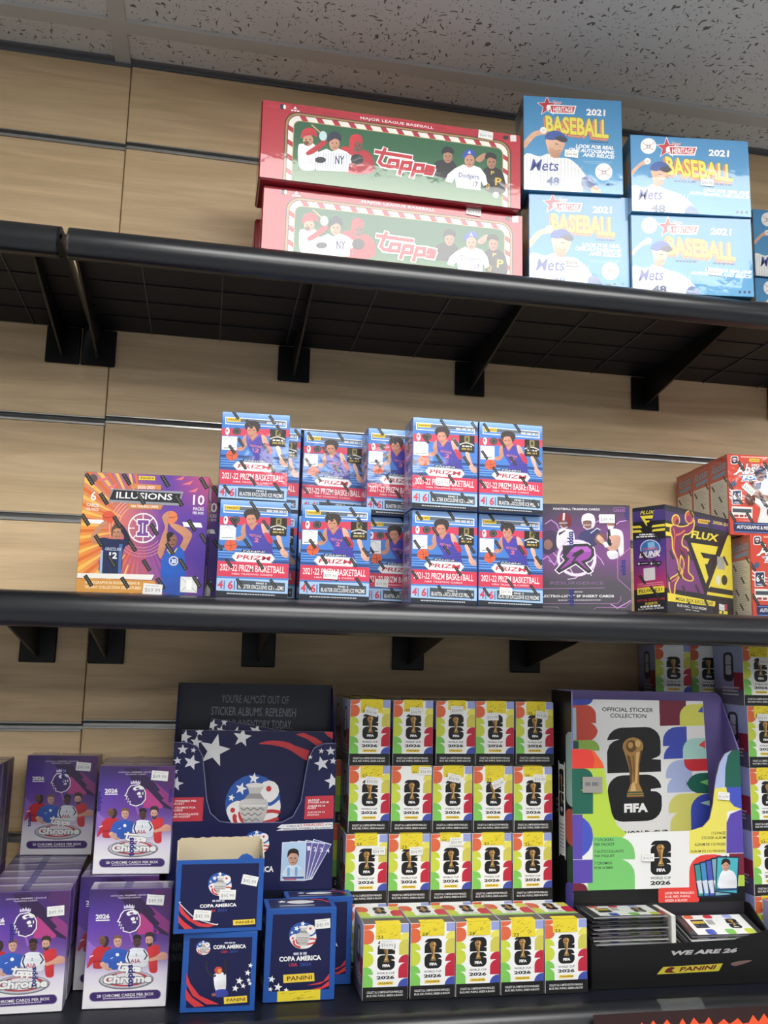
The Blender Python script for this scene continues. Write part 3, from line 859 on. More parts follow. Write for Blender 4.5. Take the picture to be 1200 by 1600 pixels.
# --- blue and red basketball blaster box
def art_prizm(variant):
    q = [(155, 60), (1065, 130), (1062, 1450), (135, 1405)]
    a = Art(q)
    a.fill((72, 128, 206))
    S = lambda yl, yr, hl, hr, c: a.poly([(120, yl), (1080, yr), (1080, yr + hr), (120, yl + hl)], c)
    a.grid([(140, 50), (1075, 120), (1070, 250), (140, 190)], [[(160, 196, 236)] * 3, [(120, 166, 226)] * 3, [(80, 136, 210)] * 3])
    S(302, 336, 108, 110, (210, 66, 92))
    for k, y in enumerate(range(690, 930, 36)):
        S(y, y + 56, 10, 10, (44, 84, 150)); S(y + 16, y + 72, 7, 7, (130, 180, 232))
    S(700, 750, 22, 26, (40, 66, 116)); S(880, 940, 20, 24, (48, 76, 128))
    a.poly([(194, 134), (1024, 206), (1026, 312), (194, 244)], (238, 240, 244)); a.poly([(206, 148), (1012, 218), (1012, 268), (206, 204)], (98, 108, 122))
    a.poly([(206, 206), (1012, 272), (1012, 298), (206, 232)], (90, 146, 214))
    brand_tag(a, (216, 206), (400, 214), 56)
    a.dashes((755, 246), (1000, 266), 28, (200, 204, 208), .01)
    a.ell(228, 350, 30, 58, WHITE, 12); a.ell(222, 340, 12, 24, (190, 60, 80), 8)
    a.ell(356, 352, 56, 54, (60, 62, 60), 18); a.ring(356, 352, 36, 6, (120, 124, 118), 14)
    a.poly([(805, 322), (1022, 340), (1020, 592), (805, 576)], (42, 38, 28)); a.poly([(880, 336), (952, 342), (950, 432), (878, 428)], (150, 136, 82)); a.rect(898, 356, 932, 412, (70, 62, 36))
    a.curve([(815, 470), (910, 440), (1008, 484)], 16, (214, 210, 200), False); a.dashes((845, 498), (985, 508), 22, (214, 210, 200), .03); a.dashes((840, 540), (985, 550), 26, (176, 150, 80), .03)
    sk, lt = (204, 146, 120), (226, 176, 152)
    # dribbling player
    a.blob([(492, 404), (446, 440), (432, 516), (440, 566), (372, 596), (366, 630), (420, 646), (480, 606), (500, 540)], sk)
    a.ell(304, 704, 82, 80, (222, 100, 64), 22); a.curve([(226, 690), (300, 706), (384, 676)], 6, (120, 50, 36), False); a.curve([(290, 626), (310, 700), (300, 782)], 6, (120, 50, 36), False)
    a.blob([(890, 590), (946, 590), (972, 690), (1000, 764), (1052, 828), (1044, 884), (986, 868), (944, 800), (948, 760)], lt)
    a.blob([(490, 402), (530, 430), (572, 500), (640, 404), (694, 416), (722, 556), (800, 640), (846, 700), (836, 746), (868, 850), (850, 880), (600, 790), (556, 744), (588, 700), (500, 548)], (74, 70, 164))
    a.blob([(534, 426), (572, 502), (642, 402), (612, 400), (560, 446)], sk)
    a.line([(498, 410), (534, 436), (572, 498), (640, 410), (690, 424)], 8, (200, 80, 100))
    a.blob([(692, 410), (752, 440), (792, 540), (742, 552), (708, 520)], lt); a.blob([(734, 540), (792, 548), (846, 636), (826, 694), (770, 640)], (200, 60, 80))
    a.text('PISTONS', (540, 580), (694, 606), 34, (222, 130, 120), .03); a.text('2', (604, 660), (662, 668), 56, (224, 120, 130), .05)
    a.blob([(494, 300), (560, 276), (620, 300), (622, 370), (592, 424), (556, 446), (524, 416), (500, 366)], sk)
    a.blob([(458, 262), (486, 218), (552, 200), (628, 214), (672, 268), (664, 318), (636, 372), (616, 330), (590, 286), (536, 284), (502, 300), (496, 334), (470, 312)], (62, 54, 54))
    a.line([(514, 344), (540, 340)], 8, (70, 46, 40)); a.line([(568, 338), (596, 340)], 8, (70, 46, 40)); a.line([(536, 414), (570, 416)], 8, (130, 70, 60))
    a.poly([(160, 420), (366, 432), (364, 630), (160, 622)], (236, 238, 236)); a.line([(166, 470), (262, 440), (358, 500)], 5, (170, 180, 180)); a.line([(170, 520), (260, 430), (356, 590)], 4, (176, 184, 184)); a.rect(185, 590, 335, 604, (150, 156, 156))
    a.poly([(455, 762), (756, 790), (752, 818), (450, 792)], (34, 36, 44)); a.text('PANINI', (472, 792), (744, 812), 20, (220, 224, 228), .04)
    a.poly([(316, 860), (374, 792), (838, 828), (890, 896), (832, 968), (384, 930)], (176, 184, 196)); a.poly([(326, 862), (380, 802), (832, 838), (878, 896), (826, 958), (390, 922)], (240, 240, 240))
    a.text('PRIZM', (384, 892), (818, 924), 56, (196, 56, 70), .035, (400, 834), (830, 864))
    S(912, 976, 214, 200, (212, 62, 88))
    a.text('2021-22 PRIZM BASKETBALL', (175, 1048), (1014, 1104), 90, WHITE, .02, (178, 956), (1016, 1010))
    a.text('NBA TRADING CARDS', (332, 1106), (860, 1138), 24, (246, 214, 220), .02)
    S(1124, 1174, 30, 30, (80, 130, 196)); S(1150, 1200, 180, 186, (168, 200, 234))
    a.text('4', (150, 1298), (220, 1302), 116, (212, 70, 90), .05); a.text('6', (282, 1312), (352, 1316), 124, (212, 70, 90), .05)
    a.rect(232, 1190, 246, 1316, (80, 120, 170)); a.rect(364, 1196, 380, 1322, (80, 120, 170))
    a.poly([(402, 1184), (1026, 1236), (1026, 1356), (402, 1316)], (70, 80, 90))
    a.text('FIND 3', (650, 1246), (786, 1256), 26, WHITE, .04); a.text('BLASTER EXCLUSIVE ICE PRIZMS', (424, 1300), (1008, 1338), 56, WHITE, .02)
    S(1324, 1388, 100, 90, (34, 38, 48)); a.dashes((275, 1376), (905, 1412), 16, (190, 196, 204), 0)
    sets = [((580, 160), (1020, 200), (330, 385), (750, 425), (150, 705), (520, 680), (910, 705), (290, 950), (695, 975), (440, 1230), (875, 1245)),
            ((330, 110), (830, 190), (520, 250), (930, 330), (420, 520), (760, 600), (300, 620), (1010, 760), (460, 850), (850, 900), (600, 1090), (930, 1180), (250, 1210)),
            ((250, 150), (700, 150), (480, 380), (880, 470), (220, 560), (640, 650), (990, 640), (380, 800), (800, 960), (190, 1000), (560, 1220), (960, 1290))]
    for x, y in sets[variant]:
        seal(a, x, y, 150, 40, 57)
    return a
def art_prizm_side():
    a = Art(w=100, h=240)
    a.grid([(0, 0), (100, 0), (100, 240), (0, 240)], [[(96, 120, 176)] * 2, [(110, 126, 180)] * 2, [(196, 110, 140), (206, 120, 150)], [(190, 110, 150), (120, 120, 180)], [(206, 90, 120)] * 2, [(80, 96, 150)] * 2])
    for k in range(9):
        a.rect(20, 30 + k * 20, 80, 40 + k * 20, (222, 190, 206) if k % 2 else (90, 84, 130))
    for y in (20, 70, 120, 170, 215):
        seal(a, 35 + (y % 3) * 15, y, 34, 12, 60)
    return a
def art_prizm_top():
    a = Art(w=100, h=60); a.fill((96, 150, 214)); a.rect(10, 10, 90, 30, (226, 232, 240)); seal(a, 60, 20, 40, 8, 50); seal(a, 20, 40, 30, 8, 50); return a

# --- dark football box with a purple R
def art_resurgence():
    q = [(15, 88), (1135, 95), (1140, 1395), (15, 1345)]
    a = Art(q)
    a.grid(q, [[(58, 58, 64), (66, 60, 72), (58, 52, 66)], [(92, 60, 106), (104, 66, 116), (120, 66, 128)], [(130, 74, 138), (112, 74, 120), (124, 70, 130)], [(72, 70, 76), (76, 75, 80), (80, 74, 84)], [(66, 66, 70), (70, 70, 74), (78, 70, 82)]])
    bolt = (226, 186, 232)
    for p in ([(80, 330), (150, 280), (220, 330), (260, 420)], [(700, 310), (760, 280), (740, 230)], [(930, 360), (1000, 300), (1100, 280)], [(500, 520), (620, 490), (720, 400)], [(160, 660), (230, 740), (200, 820), (120, 770)], [(700, 700), (760, 760), (800, 830)], [(880, 1310), (960, 1360), (1080, 1300), (1130, 1270)], [(40, 760), (110, 720), (190, 830)]):
        a.line(p, 12, (176, 110, 190)); a.line(p, 5, bolt)
    a.text('FOOTBALL TRADING CARDS', (180, 158), (756, 160), 26, WHITE, .03); a.rrect(930, 122, 1078, 176, 16, (150, 100, 160)); a.rrect(936, 128, 1072, 170, 14, (60, 50, 66)); a.text('2024', (950, 164), (1060, 164), 26, (180, 110, 190), .02)
    # players
    a.blob([(30, 470), (110, 410), (210, 430), (250, 540), (200, 660), (60, 690)], (70, 54, 84)); a.blob([(70, 540), (130, 520), (170, 580), (130, 640), (70, 620)], (150, 110, 96))
    a.blob([(230, 430), (280, 380), (350, 390), (420, 410), (440, 520), (400, 640), (250, 640), (215, 560)], (226, 222, 226)); a.poly([(240, 440), (330, 400), (320, 420), (250, 470)], (60, 40, 50))
    a.face(300, 330, 44, 56, (120, 84, 72), 14); a.blob([(236, 290), (250, 220), (312, 194), (376, 214), (402, 290), (390, 350), (352, 370), (350, 300), (300, 284), (262, 300)], (124, 34, 48)); a.poly([(300, 196), (322, 196), (316, 284), (292, 284)], (230, 226, 226)); a.line([(262, 352), (300, 382), (352, 366)], 9, (224, 220, 222)); a.line([(250, 320), (350, 316)], 8, (224, 220, 222))
    a.blob([(480, 500), (520, 430), (600, 400), (700, 390), (760, 440), (740, 560), (640, 600), (500, 560)], (58, 58, 104)); a.line([(640, 440), (720, 380), (760, 400)], 10, (220, 220, 230))
    a.face(594, 330, 48, 58, (146, 104, 86), 14); a.blob([(526, 290), (540, 226), (606, 196), (676, 218), (698, 290), (684, 360), (646, 380), (650, 300), (590, 284), (548, 300), (540, 340)], (228, 226, 230)); a.line([(545, 360), (594, 396), (646, 378)], 9, (234, 232, 236)); a.line([(545, 300), (646, 298)], 8, (50, 46, 56)); a.line([(545, 340), (646, 340)], 6, (226, 226, 230))
    a.blob([(690, 540), (700, 470), (760, 436), (826, 470), (810, 540), (750, 590)], (118, 82, 78))
    a.blob([(850, 420), (900, 390), (980, 390), (1040, 430), (1054, 540), (1050, 690), (1000, 720), (970, 600), (900, 560), (860, 560), (846, 480)], (232, 230, 232)); a.poly([(850, 400), (886, 400), (900, 600), (880, 690), (850, 560)], (40, 40, 48))
    a.blob([(870, 480), (1000, 470), (1010, 560), (970, 640), (900, 670), (850, 630), (800, 590), (820, 560), (880, 600), (910, 560)], (206, 158, 138)); a.blob([(710, 500), (740, 460), (790, 500), (820, 560), (790, 580), (740, 540)], (214, 170, 148)); a.poly([(790, 560), (836, 546), (866, 600), (820, 620)], (240, 240, 240))
    a.face(890, 330, 50, 56, (176, 124, 104), 14); a.blob([(826, 330), (834, 240), (890, 206), (950, 236), (962, 320), (940, 370), (936, 318), (860, 316)], (44, 42, 50)); a.poly([(850, 350), (930, 350), (920, 390), (860, 390)], (226, 222, 224))
    a.blob([(840, 670), (960, 660), (980, 740), (880, 760)], (222, 220, 226))
    # lightning ring and R
    a.ring(462, 744, 226, 40, (214, 176, 222), 26, ry=206); a.ring(462, 744, 226, 20, (242, 234, 242), 26, ry=206)
    for p in ([(380, 870), (420, 940), (520, 960), (600, 910)], [(350, 1000), (440, 990), (480, 960)], [(660, 900), (700, 800), (690, 690)], [(640, 960), (620, 900), (690, 820)]):
        a.line(p, 9, (236, 214, 238))
    Rp = [(428, 578), (600, 574), (672, 636), (676, 712), (630, 770), (556, 802), (644, 906), (604, 926), (450, 806), (244, 918), (212, 888), (322, 770), (284, 726), (390, 612)]
    a.line(Rp, 34, (244, 240, 244), True); a.poly(Rp, (50, 48, 54)); a.line(Rp, 12, (50, 48, 54), True)
    a.grid([(290, 590), (660, 590), (660, 700), (290, 700)], [[(50, 48, 54)] * 2] * 2, 1)
    a.poly([(440, 606), (596, 602), (644, 646), (646, 706), (604, 752), (512, 786), (612, 892), (600, 894), (452, 772), (270, 880), (262, 872), (376, 752), (330, 724), (408, 630)], (150, 72, 160))
    a.poly([(440, 606), (596, 602), (644, 646), (640, 670), (400, 668), (376, 664), (408, 630)], (176, 96, 184))
    a.poly([(520, 636), (548, 648), (552, 676), (484, 722), (420, 792), (390, 806), (440, 730), (400, 720), (428, 684)], (50, 48, 54))
    a.text('RESURGENCE', (138, 1060), (796, 1072), 38, (130, 92, 140), .02)
    pk = (190, 130, 196)
    a.line([(15, 1108), (806, 1112)], 5, pk); a.line([(15, 1282), (960, 1306), (1006, 1262), (1006, 1212)], 5, pk); a.line([(1135, 620), (972, 762), (972, 1002), (1135, 1150)], 6, pk); a.line([(660, 1376), (700, 1346), (1060, 1356), (1135, 1290)], 5, pk); a.line([(15, 1322), (220, 1330), (260, 1360)], 5, (180, 170, 186))
    a.text('ELECTRO-LIGHT SP INSERT CARDS', (6, 1211), (920, 1228), 30, WHITE, .04); a.dashes((430, 1160), (530, 1162), 14, (190, 180, 196)); a.dashes((230, 1256), (760, 1264), 14, (180, 172, 186))
    for x0, x1, y0, y1 in ((344, 440, 418, 612), (1002, 1088, 768, 962), (344, 442, 1120, 1322), (1060, 1134, 130, 282)):
        a.text('topps', (x0, y0), (x0 + 6, y1), 1, (30, 38, 122), .05, (x1 - 6, y0), (x1, y1))
    return a
def art_glare_top():  # pale band paints the glare along the dark box's top face
    a = Art(w=10, h=10); a.fill((206, 200, 192)); a.rect(0, 6, 10, 10, (120, 112, 112)); return a

# --- black and yellow basketball box
def art_flux():
    q = [(405, 80), (1185, 290), (1195, 1362), (410, 1325)]
    a = Art(q)
    Y, K = (240, 220, 70), (40, 38, 44)
    a.fill(K)
    a.poly([(400, 148), (1200, 336), (1200, 430), (400, 260)], (72, 52, 112)); a.poly([(400, 110), (1200, 310), (1200, 330), (400, 140)], (50, 44, 62))
    a.poly([(405, 296), (500, 316), (500, 352), (405, 336)], Y); a.poly([(405, 392), (500, 412), (500, 456), (405, 440)], Y)
    a.poly([(408, 470), (640, 492), (664, 506), (866, 1106), (408, 1050)], (124, 64, 124))
    a.poly([(716, 530), (1038, 582), (1006, 672), (828, 642), (862, 704), (936, 716), (906, 776), (878, 772), (916, 924), (884, 990)], Y)
    a.poly([(1150, 470), (1200, 420), (1200, 1076), (914, 1036)], Y); a.poly([(930, 1024), (1200, 1062), (1200, 1076), (924, 1040)], K); a.poly([(900, 1080), (1200, 1118), (1200, 1150), (892, 1112)], Y)
    a.outlined('FLUX', (716, 478), (1032, 530), 84, Y, K, .05, .08, (736, 392), (1056, 452))
    brand_tag(a, (806, 310), (946, 334), 46, bg=(232, 190, 70)); a.text('2020-21', (985, 326), (1150, 364), 34, Y, .04)
    body = [(478, 346), (520, 326), (562, 346), (626, 352), (690, 336), (718, 300), (756, 286), (744, 372), (692, 424), (640, 432), (604, 492), (606, 566), (672, 612), (678, 724), (672, 862), (722, 920), (714, 952), (650, 944), (606, 896), (634, 764), (588, 664), (564, 788), (584, 842), (560, 908), (502, 1004), (490, 1104), (456, 1098), (446, 958), (540, 896), (568, 832), (544, 706), (498, 604), (494, 484), (474, 402)]
    a.curve(body, 30, (244, 206, 86), True, 3); a.poly(spline(body, 3), (130, 46, 96))
    a.curve([(500, 360), (520, 440), (506, 600), (560, 720)], 12, (226, 120, 80), False); a.curve([(600, 600), (620, 700), (610, 880)], 10, (226, 120, 80), False); a.curve([(540, 440), (600, 420), (640, 390)], 22, (220, 120, 80), False); a.curve([(470, 970), (540, 920), (590, 840)], 9, (240, 170, 80), False)
    a.ell(536, 266, 54, 68, (244, 206, 86), 18); a.ell(538, 270, 42, 56, (196, 96, 84), 16); a.ell(552, 290, 22, 34, (110, 40, 80), 10)
    a.ell(706, 242, 58, 78, (244, 206, 86), 20, -6); a.ell(706, 244, 46, 66, (206, 90, 76), 18, -6); a.ell(700, 260, 30, 40, (150, 50, 100), 14)
    a.poly([(410, 1100), (990, 1186), (980, 1240), (410, 1196)], Y); a.text('MEGA BOX EXCLUSIVE', (510, 1184), (958, 1232), 38, (60, 52, 40), .03)
    a.text('BLUE CRACKED ICE PRIZMS', (530, 1252), (882, 1286), 28, WHITE, .03); a.dashes((630, 1290), (800, 1306), 14, (180, 180, 180)); a.text('2', (1085, 1268), (1126, 1272), 60, (206, 70, 90), .05); a.dashes((1030, 1316), (1126, 1322), 34, Y, .03)
    a.poly([(1024, 690), (1112, 702), (1108, 838), (1022, 826)], (168, 168, 160)); a.ell(1030, 950, 26, 56, (226, 226, 220), 12); a.ell(1100, 950, 34, 56, (48, 44, 40), 14)
    for x, y in ((475, 665), (615, 660), (425, 925), (560, 880), (620, 1068), (780, 1050), (700, 680), (730, 200), (960, 360), (1120, 740), (880, 1200), (690, 1250)):
        seal(a, x, y, 110, 24, 66, 4)
    return a
def art_flux_side():
    q = [(72, 140), (405, 82), (410, 1325), (80, 1315)]
    a = Art(q)
    Y, K = (240, 220, 70), (38, 36, 42)
    a.fill(K); a.poly([(70, 180), (410, 130), (410, 260), (70, 300)], (74, 56, 122)); a.poly([(140, 120), (310, 110), (222, 400)], K)
    a.outlined('FLUX', (150, 208), (290, 196), 40, Y, K, .04, .08, (164, 166), (304, 152))
    a.poly([(150, 225), (286, 212), (276, 250), (200, 256), (206, 276), (250, 272), (240, 296), (214, 300), (222, 330), (216, 340)], Y)
    for y in (322, 372):
        a.poly([(70, y + 20), (150, y + 14), (170, y + 40), (70, y + 48)], Y); a.poly([(280, y + 6), (410, y - 14), (410, y + 16), (266, y + 32)], Y)
    a.dashes((140, 448), (290, 440), 16, WHITE, .01); a.dashes((108, 476), (310, 462), 16, WHITE, .01)
    a.grid([(72, 500), (410, 480), (410, 1050), (78, 1062)], [[(70, 56, 130)] * 2, [(90, 60, 140)] * 2, [(150, 56, 120)] * 2, [(206, 50, 96)] * 2])
    a.ring(250, 600, 100, 10, (210, 220, 236), 22); a.ell(250, 600, 94, 92, (60, 120, 190), 20); a.poly([(220, 530), (290, 520), (300, 600), (230, 610)], (140, 190, 226))
    a.text('PANINI', (182, 622), (326, 606), 30, (226, 80, 80), .04); a.outlined('DUNK', (134, 706), (350, 686), 70, WHITE, (196, 60, 70), .05, .08, (150, 640), (362, 612))
    for x in (112, 240):
        a.poly([(x, 750), (x + 118, 742), (x + 118, 786), (x, 796)], (28, 28, 34)); a.ell(x + 18, 770, 10, 14, WHITE, 8); a.line([(x + 40, 770), (x + 105, 764)], 10, (190, 190, 196))
    a.poly([(175, 824), (292, 812), (294, 952), (178, 966)], (226, 220, 220))
    a.line([(118, 1000), (370, 982)], 12, (230, 140, 160)); a.line([(110, 1022), (376, 1004)], 10, (230, 140, 160))
    a.poly([(108, 1042), (386, 1022), (386, 1096), (110, 1118)], Y); a.text('FLUXBK21', (132, 1098), (362, 1080), 36, K, .04)
    a.text('RETAIL EXCLUSIVE', (110, 1196), (388, 1180), 26, (206, 50, 70), .03); a.text('INSERTS', (190, 1232), (314, 1226), 26, Y, .03); a.dashes((140, 1262), (340, 1254), 20, WHITE, .02); a.text('FLUX APPEAL & MORE', (116, 1288), (374, 1280), 20, WHITE, .02)
    for x, y in ((320, 470), (180, 680), (300, 760), (165, 950), (270, 1070), (310, 1130)):
        seal(a, x, y, 110, 26, 60, 4)
    return a

# --- red football boxes
def art_absolute():
    q = [(640, 55), (1366, 112), (1390, 812), (672, 790)]
    a = Art(q)
    Rd, Nv = (204, 72, 54), (38, 50, 92)
    a.fill(Rd)
    a.dashes((768, 88), (1300, 122), 10, (240, 200, 180))
    a.rrect(672, 72, 744, 152, 20, WHITE); a.rrect(678, 78, 738, 146, 18, (44, 46, 58)); a.poly([(690, 92), (726, 92), (726, 116), (708, 132), (690, 116)], (220, 210, 220)); a.rect(692, 108, 724, 118, (190, 60, 70))
    brand_tag(a, (846, 130), (942, 136), 28)
    a.text('2022', (866, 176), (944, 180), 24, WHITE, .04)
    a.outlined('Absolute', (716, 250), (1130, 236), 90, WHITE, (60, 40, 48), .03, .07, (740, 146), (1150, 150))
    a.line([(706, 244), (760, 216), (830, 226)], 12, WHITE)
    a.poly([(748, 258), (1200, 232), (1230, 296), (768, 312), (784, 286)], WHITE); a.poly([(758, 264), (1194, 240), (1216, 288), (780, 304), (792, 286)], (70, 130, 190)); a.text('FOOTBALL', (790, 296), (1190, 282), 36, WHITE, .05)
    a.ell(702, 330, 26, 26, (70, 90, 120), 12)
    for k in range(3):
        a.line([(664, 380 + k * 36), (696, 410 + k * 30)], 9, WHITE); a.line([(770, 440 + k * 26), (800, 446 + k * 26)], 7, WHITE)
    a.rrect(684, 388, 776, 520, 8, WHITE); a.rrect(690, 394, 770, 514, 6, Nv); a.text('66', (696, 476), (764, 480), 62, WHITE, .05); a.text('CARDS', (700, 506), (760, 508), 14, WHITE, .03)
    # quarterback
    sk = (140, 92, 72)
    a.blob([(830, 470), (880, 430), (900, 330), (960, 300), (1060, 300), (1140, 360), (1160, 560), (1100, 700), (930, 700), (950, 560), (890, 500)], (232, 230, 228))
    a.blob([(812, 440), (850, 420), (900, 450), (890, 520), (840, 530), (812, 490)], (96, 54, 44)); a.blob([(890, 400), (940, 390), (970, 430), (1010, 440), (1000, 470), (930, 470), (890, 440)], sk); a.blob([(950, 440), (1080, 450), (1080, 490), (980, 490)], sk)
    a.line([(940, 440), (990, 530)], 26, (40, 40, 52))
    a.face(950, 270, 40, 46, sk, 14); a.blob([(902, 270), (904, 214), (948, 180), (996, 200), (1006, 262), (992, 290), (980, 250), (930, 244)], (48, 44, 80)); a.line([(916, 268), (960, 284), (992, 276)], 10, (60, 56, 90))
    a.ell(1036, 590, 30, 50, (60, 48, 110), 14); a.poly([(900, 330), (960, 320), (950, 380), (916, 390)], (60, 66, 120))
    a.poly([(682, 536), (876, 546), (874, 648), (684, 636)], (230, 224, 216)); a.poly([(690, 556), (866, 562), (866, 596), (690, 590)], (70, 76, 86)); a.dashes((704, 632), (820, 636), 20, (150, 50, 50), .03)
    a.poly([(700, 676), (1390, 700), (1390, 796), (712, 772), (700, 740)], Nv); a.line([(710, 690), (1390, 716)], 5, (120, 150, 210)); a.line([(716, 764), (1390, 786)], 5, (120, 150, 210))
    a.text('AUTOGRAPHS & MEMORABILIA CARDS', (730, 738), (1290, 756), 32, WHITE, .04)
    for x, y in ((770, 170), (1010, 190), (660, 335), (880, 340), (750, 470), (985, 500), (690, 630), (850, 640)):
        seal(a, x, y, 110, 26, 58)
    return a
def art_absolute_side():
    a = Art(w=210, h=560)
    a.fill((186, 84, 64)); a.rect(0, 0, 210, 24, (168, 70, 54))
    a.outlined('Absolute', (20, 110), (196, 96), 70, (150, 158, 176), (96, 70, 76), .02, .06, (30, 40), (200, 30)); a.poly([(40, 120), (190, 108), (186, 136), (44, 146)], (110, 140, 176))
    a.rect(10, 165, 200, 560, (206, 202, 188))
    for k in range(24):
        a.rect(24, 185 + k * 15, 24 + 150 * (0.7 + .3 * ((k * 7) % 5) / 4), 190 + k * 15, (164, 160, 148))
    for x, y in ((40, 210), (120, 300), (60, 380), (160, 420), (100, 480), (180, 170), (50, 530)):
        seal(a, x, y, 56, 14, 55, 3)
    return a

# --- purple soccer card box
def art_chrome(variant):
    q = [(230, 135), (1140, 150), (1020, 1455), (95, 1450)]
    a = Art(q)
    a.grid(q, [[(58, 40, 94), (60, 38, 90), (70, 40, 96)], [(72, 52, 136), (80, 50, 132), (74, 40, 98)], [(96, 62, 168), (96, 56, 150), (82, 46, 112)], [(116, 78, 176), (110, 66, 160), (96, 60, 140)], [(140, 112, 184), (128, 96, 170), (132, 104, 172)], [(222, 214, 230), (214, 204, 224), (220, 212, 230)], [(236, 234, 238)] * 3, [(236, 234, 238)] * 3], 3)
    a.poly([(520, 160), (700, 160), (1090, 560), (1080, 680), (960, 640), (760, 420), (600, 300)], (50, 30, 72)); a.poly([(940, 150), (1140, 150), (1110, 440), (960, 330), (990, 300), (890, 240)], (82, 44, 100)); a.poly([(880, 330), (1100, 520), (1090, 660), (960, 560), (990, 540), (915, 450), (950, 440)], (140, 56, 124))
    a.poly([(772, 410), (812, 440), (980, 630), (960, 660), (730, 650), (760, 540)], (180, 62, 132)); a.poly([(180, 690), (240, 760), (330, 800), (160, 980)], (150, 110, 196)); a.poly([(636, 620), (660, 620), (690, 720), (670, 740)], (150, 100, 180))
    a.text('OFFICIAL PREMIER LEAGUE', (450, 222), (880, 222), 16, (210, 196, 224), .02); a.text('TRADING CARDS', (530, 248), (784, 248), 16, (210, 196, 224), .02)
    head = [(596, 380), (562, 418), (540, 470), (520, 500), (548, 508), (532, 546), (566, 534), (548, 580), (582, 566), (578, 606), (650, 628), (720, 604), (766, 546), (772, 466), (744, 402), (684, 368)]
    a.poly(head, (74, 44, 116)); a.line(head, 11, WHITE, True)
    a.poly([(594, 360), (596, 322), (616, 338), (630, 312), (648, 336), (660, 306), (674, 336), (694, 314), (698, 340), (716, 322), (708, 362), (650, 352)], (214, 206, 226))
    a.blob([(622, 410), (660, 388), (720, 386), (746, 410), (730, 430), (690, 424), (650, 440), (630, 432)], WHITE); a.blob([(650, 412), (684, 402), (700, 414), (668, 424)], (74, 44, 116)); a.blob([(668, 470), (700, 454), (716, 476), (700, 498), (672, 490)], WHITE); a.poly([(730, 460), (744, 456), (744, 490), (732, 488)], WHITE); a.poly([(680, 508), (724, 500), (720, 530), (700, 518), (690, 530)], WHITE)
    a.text('2026', (278, 464), (432, 464), 52, WHITE, .05); a.rect(278, 474, 432, 486, WHITE)
    lt, dk = (214, 166, 142), (84, 58, 50)
    # red, blue, white and red shirts
    a.blob([(164, 986), (210, 880), (250, 800), (330, 762), (430, 784), (440, 850), (390, 900), (350, 960), (330, 1012), (236, 1006), (230, 950), (180, 996)], (196, 44, 52)); a.line([(240, 930), (350, 930)], 16, (150, 30, 40)); a.line([(196, 880), (236, 866)], 12, (236, 220, 220))
    a.blob([(370, 660), (404, 664), (418, 710), (400, 760), (360, 780), (340, 720)], (54, 40, 40)); a.face(342, 704, 40, 52, (122, 84, 70), 14, 14)
    a.blob([(326, 930), (376, 828), (470, 796), (556, 806), (616, 832), (600, 930), (540, 1020), (420, 1024), (400, 960), (360, 950)], (46, 92, 184)); a.blob([(310, 960), (350, 940), (400, 1000), (440, 1020), (400, 1042), (330, 1000)], lt); a.ell(506, 866, 20, 19, WHITE, 12); a.line([(430, 906), (456, 896)], 6, WHITE)
    a.face(514, 722, 44, 62, lt, 14); a.blob([(466, 714), (474, 664), (514, 650), (556, 664), (562, 716), (548, 690), (510, 682), (482, 690)], (120, 90, 60))
    a.blob([(838, 820), (880, 780), (960, 776), (980, 840), (950, 960), (940, 1074), (860, 1070), (850, 930)], (206, 50, 56)); a.blob([(850, 930), (930, 900), (1000, 856), (1060, 876), (1056, 930), (1000, 944), (930, 944), (870, 956)], (216, 160, 138))
    a.face(866, 722, 42, 58, lt, 14); a.blob([(820, 690), (830, 642), (880, 628), (920, 650), (914, 710), (896, 680), (846, 676)], (54, 44, 44)); a.blob([(836, 742), (866, 762), (900, 740), (884, 786), (850, 784)], (70, 50, 44))
    a.blob([(594, 930), (612, 860), (660, 806), (730, 800), (804, 812), (846, 870), (852, 940), (812, 1010), (640, 1004), (620, 960)], (228, 232, 238)); a.line([(640, 830), (616, 900), (640, 970)], 16, (36, 44, 76)); a.line([(800, 826), (836, 890), (806, 930)], 14, (36, 44, 76))
    a.face(728, 730, 42, 66, dk, 14); a.blob([(686, 706), (696, 662), (734, 650), (772, 668), (776, 710), (734, 690)], (36, 30, 32)); a.text('AIA', (646, 966), (760, 970), 48, (180, 56, 76), .03); a.text('2', (706, 890), (726, 890), 30, (60, 70, 100), .03)
    # wordmark
    a.ell(596, 1150, 306, 104, (120, 120, 128), 26); a.ell(596, 1146, 292, 92, (196, 196, 204), 26); a.ell(596, 1140, 250, 80, (186, 60, 70), 24); a.ell(596, 1136, 200, 66, (226, 222, 226), 22)
    wordmark(a, (506, 946), (772, 966), (478, 1066), 21, WHITE, (112, 110, 120), 10)
    a.outlined('Chrome', (330, 1184), (872, 1186), 100, WHITE, (100, 100, 110), .06, .12, (350, 1088), (886, 1092), .10)
    a.rrect(176, 1266, 980, 1376, 54, (190, 180, 206)); a.rrect(184, 1272, 972, 1370, 49, (66, 44, 108)); a.text('28 CHROME CARDS PER BOX', (262, 1332), (896, 1330), 32, WHITE, .03); a.dashes((330, 1352), (806, 1350), 12, (210, 200, 224), .01)
    tp = [((536, 630, 1010, 1240), (1036, 1100, 430, 590), (170, 236, 440, 690)), ((600, 690, 980, 1230), (900, 960, 560, 740)), ((470, 540, 480, 690), (700, 770, 960, 1180)), ((640, 720, 300, 520), (200, 260, 900, 1080))][variant]
    for x0, x1, y0, y1 in tp:
        a.text('topps', (x1, y1), (x1 + 8, y0), 1, (34, 36, 122), .06, (x0, y1), (x0 + 8, y0))
    return a
